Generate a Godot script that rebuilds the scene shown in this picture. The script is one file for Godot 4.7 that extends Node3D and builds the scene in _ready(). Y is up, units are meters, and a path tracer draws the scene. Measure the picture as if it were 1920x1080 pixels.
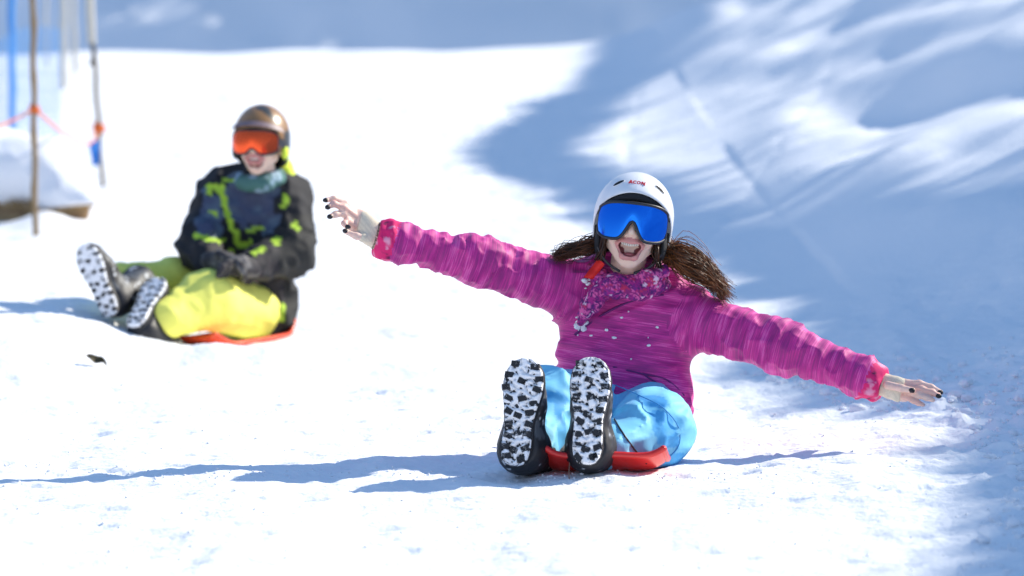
extends Node3D
# A sledding run on a sunlit snow slope, a shaded bank with conifers to its right. Units are metres, the run climbs towards -z.

const FOCAL := 5714.0      # lens, in pixels of a 1920 x 1080 picture; only used to set the places of things from sight lines
const EYE := 0.532
const SUN := Vector3(0.745, 0.588, -0.316)

var rng := RandomNumberGenerator.new()
var n_big := FastNoiseLite.new()
var n_mid := FastNoiseLite.new()
var n_fine := FastNoiseLite.new()
var names := {}
var M := {}


# ---------------------------------------------------------------- helpers
func at(x: float, y: float, depth: float) -> Vector3:
	return Vector3((x - 960.0) / FOCAL * depth, EYE + (540.0 - y) / FOCAL * depth, -depth)


func lin(r: float, g: float, b: float) -> Color:
	return Color(r, g, b).linear_to_srgb()


func mat(called: String, c: Color, rough := 0.7, metal := 0.0) -> StandardMaterial3D:
	var m := StandardMaterial3D.new()
	m.resource_name = called
	m.albedo_color = c
	m.roughness = rough
	m.metallic = metal
	M[called] = m
	return m


func vmat(called: String, rough := 0.7) -> StandardMaterial3D:
	var m := mat(called, Color.WHITE, rough)
	m.vertex_color_use_as_albedo = true
	return m


func numbered(called: String) -> String:
	var k: int = names.get(called, 0)
	names[called] = k + 1
	return called if k == 0 else "%s_%03d" % [called, k]


func tag(o: Node, label: String, category := "", group := "", kind := "") -> void:
	if label:
		o.set_meta("label", label)
	if category:
		o.set_meta("category", category)
	if group:
		o.set_meta("group", group)
	if kind:
		o.set_meta("kind", kind)


func thing(called: String, where: Vector3, label: String, category: String, group := "") -> Node3D:
	var o := Node3D.new()
	o.name = numbered(called)
	o.position = where
	add_child(o)
	tag(o, label, category, group)
	return o


func put(called: String, mesh: Mesh, m: Material, parent: Node = null) -> MeshInstance3D:
	var o := MeshInstance3D.new()
	o.mesh = mesh
	o.material_override = null
	if m and mesh is ArrayMesh:
		for s in mesh.get_surface_count():
			mesh.surface_set_material(s, m)
	elif m and mesh is PrimitiveMesh:
		mesh.material = m
	o.name = called if parent else numbered(called)
	if parent:
		parent.add_child(o, true)
	else:
		add_child(o)
	return o


func from_arrays(v: PackedVector3Array, n: PackedVector3Array, idx: PackedInt32Array, col := PackedColorArray(), uv := PackedVector2Array()) -> ArrayMesh:
	var a := []
	a.resize(Mesh.ARRAY_MAX)
	a[Mesh.ARRAY_VERTEX] = v
	a[Mesh.ARRAY_NORMAL] = n
	a[Mesh.ARRAY_INDEX] = idx
	if col.size():
		a[Mesh.ARRAY_COLOR] = col
	if uv.size():
		a[Mesh.ARRAY_TEX_UV] = uv
	var m := ArrayMesh.new()
	m.add_surface_from_arrays(Mesh.PRIMITIVE_TRIANGLES, a)
	return m


# A growing mesh made of swept tubes, grids and blocks.
class Shape:
	var v := PackedVector3Array()
	var n := PackedVector3Array()
	var c := PackedColorArray()
	var uv := PackedVector2Array()
	var i := PackedInt32Array()
	var tint := Color.WHITE

	func vert(p: Vector3, nn: Vector3, t := Vector2.ZERO) -> int:
		v.append(p)
		n.append(nn)
		c.append(tint)
		uv.append(t)
		return v.size() - 1

	func tri(a: int, b: int, d: int) -> void:   # wound so that the face shows on the side of its normals
		var f := (v[d] - v[a]).cross(v[b] - v[a])
		i.append(a)
		if f.dot(n[a] + n[b] + n[d]) >= 0.0:
			i.append(b)
			i.append(d)
		else:
			i.append(d)
			i.append(b)

	func tube(pts: PackedVector3Array, radii: PackedFloat32Array, sides := 8, caps := true) -> void:
		var count := pts.size()
		var side := Vector3.ZERO
		var first := v.size()
		for k in count:
			var along := (pts[mini(k + 1, count - 1)] - pts[maxi(k - 1, 0)]).normalized()
			if side == Vector3.ZERO:
				side = along.cross(Vector3.UP if absf(along.y) < 0.9 else Vector3.RIGHT).normalized()
			side = (side - along * side.dot(along)).normalized()
			var other := along.cross(side)
			for s in sides:
				var a := TAU * s / sides
				var d := side * cos(a) + other * sin(a)
				vert(pts[k] + d * radii[k], d, Vector2(float(s) / sides, k))
		for k in count - 1:
			for s in sides:
				var p := first + k * sides + s
				var q := first + k * sides + (s + 1) % sides
				tri(p, q, p + sides)
				tri(q, q + sides, p + sides)
		if caps:
			for e in 2:
				var k := 0 if e == 0 else count - 1
				var out := (pts[0] - pts[1] if e == 0 else pts[count - 1] - pts[count - 2]).normalized()
				var mid := vert(pts[k] + out * radii[k] * 0.5, out)
				for s in sides:
					tri(mid, first + k * sides + s, first + k * sides + (s + 1) % sides)

	func grid(nu: int, nv: int, f: Callable, flip := false) -> void:   # f(u, v) -> Vector3 with u, v in 0..1
		var first := v.size()
		for b in nv + 1:
			for a in nu + 1:
				vert(f.call(float(a) / nu, float(b) / nv), Vector3.ZERO, Vector2(float(a) / nu, float(b) / nv))
		for b in nv:
			for a in nu:
				var p := first + b * (nu + 1) + a
				var quad := [p, p + 1, p + nu + 2, p + nu + 1]
				var fn := (v[quad[2]] - v[quad[0]]).cross(v[quad[3]] - v[quad[1]])
				if flip:
					fn = -fn
				for q in quad:
					n[q] += fn
		for k in range(first, v.size()):
			n[k] = n[k].normalized()
		for b in nv:
			for a in nu:
				var p := first + b * (nu + 1) + a
				tri(p, p + 1, p + nu + 1)
				tri(p + 1, p + nu + 2, p + nu + 1)

	func block(t: Transform3D, half: Vector3, taper := 0.8) -> void:   # a block with its top drawn in
		var q := []
		for k in 8:
			var s := Vector3(1 if k & 1 else -1, 1 if k & 2 else -1, 1 if k & 4 else -1)
			if s.z > 0:
				s.x *= taper
				s.y *= taper
			q.append(t * (s * half))
		for f in [[0, 1, 3, 2], [4, 5, 7, 6], [0, 1, 5, 4], [2, 3, 7, 6], [0, 2, 6, 4], [1, 3, 7, 5]]:
			var nn: Vector3 = (q[f[2]] - q[f[0]]).cross(q[f[3]] - q[f[1]]).normalized()
			if nn.dot(q[f[0]] - t.origin) < 0:
				nn = -nn
			var b := []
			for k in f:
				b.append(vert(q[k], nn))
			tri(b[0], b[1], b[2])
			tri(b[0], b[2], b[3])

	func ball(t: Transform3D, rings := 6, sides := 10, lump := 0.0, ns: FastNoiseLite = null) -> void:
		var first := v.size()
		var nb := t.basis.inverse().transposed()
		for r in rings + 1:
			for s in sides + 1:
				var e := PI * r / rings
				var a := TAU * (s % sides) / sides
				var d := Vector3(sin(e) * cos(a), cos(e), sin(e) * sin(a))
				var p := d
				if ns:
					p = d * (1.0 + lump * ns.get_noise_3dv(t.origin * 7.0 + d * 0.9))
				vert(t * p, (nb * d).normalized(), Vector2(float(s) / sides, float(r) / rings))
		for r in rings:
			for s in sides:
				var p := first + r * (sides + 1) + s
				tri(p, p + 1, p + sides + 1)
				tri(p + 1, p + sides + 2, p + sides + 1)

	func done(base := Vector3.ZERO, colored := false) -> ArrayMesh:
		var a := []
		a.resize(Mesh.ARRAY_MAX)
		if base != Vector3.ZERO:
			for k in v.size():
				v[k] -= base
		a[Mesh.ARRAY_VERTEX] = v
		a[Mesh.ARRAY_NORMAL] = n
		a[Mesh.ARRAY_TEX_UV] = uv
		if colored:
			a[Mesh.ARRAY_COLOR] = c
		a[Mesh.ARRAY_INDEX] = i
		var m := ArrayMesh.new()
		m.add_surface_from_arrays(Mesh.PRIMITIVE_TRIANGLES, a)
		return m


# A soft solid: tapered capsules joined by a smooth minimum, meshed as surface nets.
class Solid:
	var pa := PackedVector3Array()
	var ba := PackedVector3Array()
	var bb := PackedFloat32Array()
	var ra := PackedFloat32Array()
	var rb := PackedFloat32Array()
	var ax := PackedVector3Array()
	var fl := PackedFloat32Array()
	var reg := PackedInt32Array()
	var cut := PackedInt32Array()
	var lo := Vector3(1e9, 1e9, 1e9)
	var hi := Vector3(-1e9, -1e9, -1e9)
	var planes := []
	var k := 0.03
	var warp = null
	var amp := 0.0

	func add(a: Vector3, b: Vector3, r0: float, r1: float, region := 0, axis := Vector3.ZERO, flat := 1.0) -> void:
		pa.append(a)
		var d := b - a
		if flat < 1.0:
			d += axis * (d.dot(axis) * (1.0 / flat - 1.0))
		ba.append(d)
		bb.append(maxf(d.length_squared(), 1e-9))
		ra.append(r0)
		rb.append(r1)
		ax.append(axis)
		fl.append(1.0 / flat - 1.0)
		reg.append(region)
		var g := Vector3.ONE * (maxf(r0, r1) + amp + 0.012)
		lo = lo.min(a - g).min(b - g)
		hi = hi.max(a + g).max(b + g)

	func chain(pts: Array, radii: Array, region := 0) -> void:
		for j in pts.size() - 1:
			add(pts[j], pts[j + 1], radii[j], radii[j + 1], region)

	func carve(a: Vector3, b: Vector3, r0: float, r1: float) -> void:
		add(a, b, r0, r1, -1)
		cut.append(pa.size() - 1)
		reg[pa.size() - 1] = -1

	func one(j: int, p: Vector3) -> float:
		var q := p - pa[j]
		if fl[j] > 0.0:
			q += ax[j] * (q.dot(ax[j]) * fl[j])
		var t := clampf(q.dot(ba[j]) / bb[j], 0.0, 1.0)
		return (q - ba[j] * t).length() - lerpf(ra[j], rb[j], t)

	func value(p: Vector3, use: PackedInt32Array) -> float:
		var d := 1e9
		for j in use:
			var e := one(j, p)
			if d > 1e8:
				d = e
				continue
			var h := maxf(k - absf(d - e), 0.0) / k
			d = minf(d, e) - h * h * k * 0.25
		if amp > 0.0 and d < 0.06:
			d += warp.call(p)
		for j in cut:
			var e := -one(j, p)
			var h := maxf(0.006 - absf(d - e), 0.0) / 0.006
			d = maxf(d, e) + h * h * 0.0015
		for c in planes:
			d = maxf(d, c[0].dot(p) - c[1])
		return d

	func everything() -> PackedInt32Array:
		var u := PackedInt32Array()
		for j in pa.size():
			if reg[j] >= 0:
				u.append(j)
		return u

	func region(p: Vector3) -> int:
		var best := 1e9
		var r := 0
		for j in pa.size():
			if reg[j] >= 0:
				var e := one(j, p)
				if e < best:
					best = e
					r = reg[j]
		return r

	func front(x: float, y: float) -> Vector3:   # the point of the surface that faces +z above (x, y)
		var u := everything()
		var z := hi.z
		while z > lo.z:
			var d := value(Vector3(x, y, z), u)
			if d < 0.001:
				break
			z -= maxf(d * 0.5, 0.001)
		return Vector3(x, y, z)

	# -> {region: {v, n, i}}, all in one net, split by region
	func net(cell: float) -> Dictionary:
		var all := everything()
		var B := 4
		var size := hi - lo
		var bx := int(ceil(size.x / (cell * B)))
		var by := int(ceil(size.y / (cell * B)))
		var bz := int(ceil(size.z / (cell * B)))
		var sx := bx * B + 1
		var sy := by * B + 1
		var sz := bz * B + 1
		var val := PackedFloat32Array()
		val.resize(sx * sy * sz)
		val.fill(1e9)
		var kept := PackedInt32Array()
		var R := B * cell * 0.87
		for z in bz:
			for y in by:
				for x in bx:
					var mid := lo + Vector3(x + 0.5, y + 0.5, z + 0.5) * (B * cell)
					var ds := PackedFloat32Array()
					var least := 1e9
					for j in all:
						var e := one(j, mid)
						ds.append(e)
						least = minf(least, e)
					if least > R * 2.0 + k * 0.3 + amp or (least < -R * 2.2 - amp and cut.is_empty() and planes.is_empty()):
						continue
					var use := PackedInt32Array()
					for j in all.size():
						if ds[j] < least + 3.0 * R + k:
							use.append(all[j])
					kept.append(x + bx * (y + by * z))
					for c in B + 1:
						for b in B + 1:
							for a in B + 1:
								var ix := x * B + a + sx * (y * B + b + sy * (z * B + c))
								if val[ix] > 1e8:
									val[ix] = value(lo + Vector3(x * B + a, y * B + b, z * B + c) * cell, use)
		var vid := PackedInt32Array()
		vid.resize(sx * sy * sz)
		vid.fill(-1)
		var V := PackedVector3Array()
		var off := [0, 1, sx, sx + 1, sx * sy, sx * sy + 1, sx * sy + sx, sx * sy + sx + 1]
		var edges := [[0, 1], [2, 3], [4, 5], [6, 7], [0, 2], [1, 3], [4, 6], [5, 7], [0, 4], [1, 5], [2, 6], [3, 7]]
		var corner := []
		for q in 8:
			corner.append(Vector3(q & 1, (q >> 1) & 1, (q >> 2) & 1))
		var cells := PackedInt32Array()
		for bk in kept:
			var x0 := (bk % bx) * B
			var y0 := ((bk / bx) % by) * B
			var z0 := (bk / (bx * by)) * B
			for c in B:
				for b in B:
					for a in B:
						var ix := x0 + a + sx * (y0 + b + sy * (z0 + c))
						var mask := 0
						for q in 8:
							if val[ix + off[q]] < 0.0:
								mask |= 1 << q
						if mask == 0 or mask == 255:
							continue
						var sum := Vector3.ZERO
						var cnt := 0
						for e in edges:
							var p: float = val[ix + off[e[0]]]
							var r: float = val[ix + off[e[1]]]
							if (p < 0.0) != (r < 0.0):
								sum += corner[e[0]].lerp(corner[e[1]], clampf(p / (p - r), 0.0, 1.0))
								cnt += 1
						vid[ix] = V.size()
						V.append(lo + (Vector3(x0 + a, y0 + b, z0 + c) + sum / cnt) * cell)
						cells.append(ix)
		var N := PackedVector3Array()
		N.resize(V.size())
		var quads := []
		var step := [1, sx, sx * sy]
		for ix in cells:
			for d in 3:
				var s: int = step[d]
				if val[ix] > 1e8 or val[ix + s] > 1e8 or (val[ix] < 0.0) == (val[ix + s] < 0.0):
					continue
				var u: int = step[(d + 1) % 3]
				var w: int = step[(d + 2) % 3]
				if ix - u - w < 0:
					continue
				var q := [vid[ix], vid[ix - u], vid[ix - u - w], vid[ix - w]]
				if q.has(-1):
					continue
				if val[ix] < 0.0:
					q.reverse()   # q now runs clockwise seen from outside
				var fn := (V[q[3]] - V[q[1]]).cross(V[q[2]] - V[q[0]])
				for h in q:
					N[h] += fn
				quads.append(q)
		var owner := PackedInt32Array()
		for j in V.size():
			N[j] = N[j].normalized()
			owner.append(region(V[j]))
		var out := {}
		for q in quads:
			var r: int = owner[q[0]]
			if not out.has(r):
				out[r] = {"v": PackedVector3Array(), "n": PackedVector3Array(), "i": PackedInt32Array(), "map": {}}
			var o: Dictionary = out[r]
			var l := []
			for h in q:
				if not o.map.has(h):
					o.map[h] = o.v.size()
					o.v.append(V[h])
					o.n.append(N[h])
				l.append(o.map[h])
			o.i.append_array(PackedInt32Array([l[0], l[1], l[2], l[0], l[2], l[3]]))
		return out


func net_mesh(o: Dictionary, base: Vector3, paint = null, unwrap = null) -> ArrayMesh:
	var v := PackedVector3Array()
	var c := PackedColorArray()
	var t := PackedVector2Array()
	for k in o.v.size():
		v.append(o.v[k] - base)
		if paint != null:
			c.append(paint.call(o.v[k], o.n[k]))
		if unwrap != null:
			t.append(unwrap.call(o.v[k]))
	return from_arrays(v, o.n, o.i, c, t)


func curve(pts: Array, steps: int) -> PackedVector3Array:
	var out := PackedVector3Array()
	for s in steps + 1:
		var f := float(s) / steps * (pts.size() - 1)
		var k := mini(int(f), pts.size() - 2)
		out.append(pts[k].cubic_interpolate(pts[k + 1], pts[maxi(k - 1, 0)], pts[mini(k + 2, pts.size() - 1)], f - k))
	return out


func even(count: int, r0: float, r1: float) -> PackedFloat32Array:
	var out := PackedFloat32Array()
	for k in count:
		out.append(lerpf(r0, r1, float(k) / maxi(count - 1, 1)))
	return out


# ---------------------------------------------------------------- the ground
const KNOTS := [[-30.0, -2.6], [0.0, -0.60], [4.0, -0.31], [8.0, 0.0], [12.0, 0.322], [18.0, 0.972], [24.0, 1.80], [30.0, 2.84], [34.0, 2.75], [40.0, 2.1], [47.0, 2.0], [52.0, 5.2], [60.0, 12.4], [80.0, 26.0], [140.0, 40.0]]
var tangents := PackedFloat32Array()


func profile(d: float) -> float:
	var last := KNOTS.size() - 1
	if tangents.is_empty():
		for j in last + 1:
			var a: Array = KNOTS[maxi(j - 1, 0)]
			var b: Array = KNOTS[mini(j + 1, last)]
			tangents.append((b[1] - a[1]) / (b[0] - a[0]))
	var i := 0
	while i < last - 1 and d > KNOTS[i + 1][0]:
		i += 1
	var h: float = KNOTS[i + 1][0] - KNOTS[i][0]
	var t := clampf((d - KNOTS[i][0]) / h, 0.0, 1.0)
	var t2 := t * t
	var t3 := t2 * t
	return (2 * t3 - 3 * t2 + 1) * KNOTS[i][1] + (t3 - 2 * t2 + t) * h * tangents[i] + (3 * t2 - 2 * t3) * KNOTS[i + 1][1] + (t3 - t2) * h * tangents[i + 1]


func table(x: float, pts: Array) -> float:
	if x <= pts[0][0]:
		return pts[0][1]
	for k in pts.size() - 1:
		if x < pts[k + 1][0]:
			return lerpf(pts[k][1], pts[k + 1][1], (x - pts[k][0]) / (pts[k + 1][0] - pts[k][0]))
	return pts[pts.size() - 1][1]


func bank(x: float, d: float) -> float:
	var t := x - table(d, [[8, 1.7], [12, 1.35], [20, 1.05], [30, 0.95], [45, 0.9]])
	var s := 0.5 * (t + sqrt(t * t + 0.3))
	return 0.50 * minf(s, 9.0 + (s - 9.0) * 0.1)


func coarse(x: float, d: float) -> float:   # the lie of the land without its surface detail
	var y := profile(d) + bank(x, d)
	if x < -0.9 and d > 8.5 and d < 24.0:                     # the snow piled along the far side of the run
		y += 0.17 * smoothstep(-1.15, -1.75, x) * smoothstep(9.6, 11.2, d) * (1.0 - smoothstep(12.5, 15.0, d))
	return y


const LIP := [[-2.6, 8.62], [-1.42, 8.46], [-1.2, 8.36], [-1.06, 8.30], [-0.9, 8.13], [-0.76, 8.15], [-0.58, 8.22], [-0.37, 8.17], [-0.1, 8.12], [0.1, 8.05], [0.4, 8.06], [0.66, 8.11], [0.9, 8.2]]


func height(x: float, d: float) -> float:
	var y := coarse(x, d)
	if d > 5.0 and d < 26.0 and x > -8.0 and x < 9.0:
		# a ledge broken through the crust
		if d < 9.5 and x < 0.92:
			var e := table(x, LIP) + 0.022 * n_mid.get_noise_2d(x * 30.0, 3.0) + 0.012 * n_fine.get_noise_2d(x * 160.0, 9.0)
			var deep := 0.006 * (0.55 + 0.9 * n_mid.get_noise_2d(x * 18.0, 77.0)) * (1.0 - smoothstep(0.62, 0.92, x))
			deep *= lerpf(0.55, 1.0, smoothstep(-1.3, -0.9, x)) * (1.0 if x < 0.25 else 0.5)
			y -= maxf(deep, 0.0) * smoothstep(e + 0.004, e - 0.010, d) * (1.0 - smoothstep(0.0, 0.75, e - d))
		# the hollow the far sled has pressed and the snow heaped before it
		var hx := x + 1.02
		var hd := d - 11.15
		y += 0.06 * exp(-(hx * hx) / 0.22 - hd * hd / 0.05)
		y += 0.09 * exp(-pow((x + 2.62) / 0.15, 2.0) - pow((d - 17.1) / 0.28, 2.0))
		y -= 0.034 * (1.0 - smoothstep(11.0, 13.5, d) * smoothstep(0.3, 1.0, x)) * maxf(n_mid.get_noise_2d(x * 13.0 + 300.0, d * 10.0) - 0.28, 0.0)
		y += 0.020 * n_mid.get_noise_2d(x * 3.2 + 5.0, d * 1.3) * (1.0 - smoothstep(0.4, 1.2, x) * smoothstep(11.0, 13.5, d))
		# runner tracks
		for tr in [[0.02, 0.06], [0.40, 0.03], [-0.5, 0.2], [0.8, -0.05]]:
			var c: float = tr[0] + tr[1] * (d - 8.0) + 0.06 * n_mid.get_noise_2d(d * 3.0, tr[0] * 50.0)
			y -= 0.005 * exp(-pow((x - c) / 0.03, 2.0))
		# lumps and wind ripple
		var rough := 0.75 + 0.45 * smoothstep(0.55, 1.4, x + 0.3 * n_mid.get_noise_2d(d * 4.0, 1.0))
		rough *= 1.0 - 0.8 * smoothstep(11.0, 13.5, d) * smoothstep(0.3, 1.2, x)
		y += 0.014 * n_big.get_noise_2d(x * 1.2, d * 1.2) + 0.008 * rough * n_mid.get_noise_2d(x * 9.0, d * 9.0) + 0.0044 * rough * n_fine.get_noise_2d(x * 50.0, d * 38.0)
		y += 0.006 * absf(n_mid.get_noise_2d(x * 26.0 + d * 3.0, d * 7.0 + 60.0)) * smoothstep(-0.2, 0.3, n_big.get_noise_2d(x * 1.5 + 9.0, d * 1.5))
		if x > 0.75:
			var l := n_mid.get_noise_2d(x * 16.0 + 40.0, d * 12.0)
			y += 0.05 * maxf(l - 0.10, 0.0) * smoothstep(0.95, 1.35, x) * (1.0 - smoothstep(9.5, 11.5, d))
	else:
		y += 0.05 * n_big.get_noise_2d(x * 0.5, d * 0.5)
	if d > 44.0:
		y += 0.25 * n_big.get_noise_2d(x * 0.35, d * 0.35) + 0.06 * n_mid.get_noise_2d(x, d)
	# bumps on the bank
	if x > 1.4:
		y += smoothstep(1.2, 2.2, x) * (0.19 * n_big.get_noise_2d(x * 0.75 + 20.0, d * 0.30) + 0.02 * n_mid.get_noise_2d(x * 2.0, d * 1.2))
	return y


func ground_at(x: float, z: float) -> Vector3:
	return Vector3(x, height(x, -z), z)


func build_ground() -> void:
	var xs := PackedFloat32Array()
	var x := -1.75
	while x < 1.9:
		xs.append(x)
		x += 0.02
	var step := 0.022
	while x < 90.0:
		xs.append(x)
		x += step
		step = minf(step * 1.035, 5.0)
	var left := PackedFloat32Array()
	x = -1.77
	step = 0.022
	while x > -90.0:
		left.append(x)
		x -= step
		step = minf(step * 1.035, 5.0)
	left.reverse()
	left.append_array(xs)
	xs = left
	var ds := PackedFloat32Array()
	var d := -30.0
	while d < 140.0:
		ds.append(d)
		if d < 5.0:
			d += 0.5
		elif d < 7.6:
			d += 0.02
		elif d < 8.75:
			d += 0.009
		elif d < 10.5:
			d += 0.025
		elif d < 14.0:
			d += 0.045
		elif d < 31.0:
			d += 0.11
		elif d < 62.0:
			d += 0.3
		else:
			d += 2.0
	var w := xs.size()
	var h := ds.size()
	var v := PackedVector3Array()
	v.resize(w * h)
	for b in h:
		for a in w:
			v[b * w + a] = Vector3(xs[a], height(xs[a], ds[b]), -ds[b])
	var n := PackedVector3Array()
	n.resize(w * h)
	for b in h:
		for a in w:
			var l := v[b * w + maxi(a - 1, 0)]
			var r := v[b * w + mini(a + 1, w - 1)]
			var f := v[maxi(b - 1, 0) * w + a]
			var k := v[mini(b + 1, h - 1) * w + a]
			n[b * w + a] = (r - l).cross(k - f).normalized()
	var idx := PackedInt32Array()
	idx.resize((w - 1) * (h - 1) * 6)
	var j := 0
	for b in h - 1:
		for a in w - 1:
			var p := b * w + a
			idx[j] = p
			idx[j + 1] = p + w
			idx[j + 2] = p + 1
			idx[j + 3] = p + 1
			idx[j + 4] = p + w
			idx[j + 5] = p + w + 1
			j += 6
	var g := put("snow_slope", from_arrays(v, n, idx), M.snow)
	tag(g, "", "", "", "structure")


# ---------------------------------------------------------------- conifers that shade the bank
# plan of the shade: its edge along the run as [distance up the run, x]
const EDGE := [[5.0, 0.80], [6.44, 0.92], [6.7, 0.98], [7.26, 1.11], [7.64, 1.26], [8.0, 1.29], [8.22, 1.23], [8.82, 1.30], [9.04, 1.27], [9.2, 1.1], [9.38, 0.98], [9.86, 0.9], [10.48, 0.75], [10.78, 0.8], [10.98, 1.0], [11.34, 1.2], [12.0, 1.19], [12.36, 1.17], [12.82, 0.99], [13.26, 0.89], [13.48, 1.06], [14.02, 1.02], [14.72, 0.95], [15.08, 0.87], [16.4, 0.69], [17.04, 0.42], [18.16, 0.37], [19.86, 0.0], [20.86, -0.24], [22.42, -0.27], [23.76, 0.0], [25.2, 0.18], [25.84, 0.54], [27.04, 0.76], [27.76, 0.85], [30.5, 1.0], [34.0, 0.5]]
# gaps between the crowns: [x, distance, half width, half length, how open]
const GAPS := [[1.31, 28.7, 0.2, 0.9, 0.7], [2.8, 21.6, 0.55, 2.0, 1.0], [2.29, 20.0, 0.5, 1.6, 0.9], [2.55, 17.3, 0.35, 1.3, 1.0], [2.3, 14.2, 0.25, 1.2, 0.9], [0.78, 23.0, 0.25, 1.8, 0.6], [1.25, 18.7, 0.45, 1.3, 0.9], [1.81, 15.7, 0.25, 1.0, 0.95], [1.5, 15.9, 0.45, 0.8, 0.85], [1.82, 26.0, 0.35, 2.0, 0.55], [1.28, 25.0, 0.25, 1.5, 0.6], [1.98, 12.6, 0.16, 0.7, 0.8], [1.69, 13.7, 0.2, 0.5, 0.8], [3.3, 24.5, 0.5, 2.0, 0.9],
	[-6.02, 52.1, 0.5, 0.35, 1.0], [-5.09, 51.96, 0.35, 0.35, 0.9], [-3.72, 51.8, 0.35, 0.25, 0.8], [-1.28, 52.14, 0.3, 0.2, 0.8], [0.36, 51.38, 0.7, 0.25, 0.8], [-3.23, 51.26, 0.5, 0.2, 0.8], [-6.86, 51.58, 0.35, 0.25, 0.9], [-2.2, 52.6, 0.5, 0.3, 0.8], [1.2, 52.3, 0.4, 0.3, 0.7]]


func lit(x: float, d: float) -> bool:   # on the sunny run
	if d > 46.0:
		return false
	return x < table(d, EDGE) and d < 34.0


func gap(x: float, d: float) -> float:
	var o := 0.0
	if d < 40.0:
		o = smoothstep(0.30, 0.9, x - table(d, EDGE)) * smoothstep(11.5, 14.8, d + 1.5 * n_big.get_noise_2d(x * 0.8 + 7.0, d * 0.25))
	for g in GAPS:
		var e := pow((x - g[0]) / g[2], 2.0) + pow((d - g[1]) / g[3], 2.0)
		if e < 1.3:
			o = maxf(o, g[4] * (1.0 - smoothstep(0.55, 1.3, e)))
	return o


func shade_point(p: Vector3) -> Vector3:   # where the shadow of p falls
	var t := 0.0
	for k in 40:
		var q := p - SUN * t
		var gapy := q.y - coarse(q.x, -q.z)
		if gapy < 0.02:
			break
		t += gapy * 0.75
	return p - SUN * t


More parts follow.
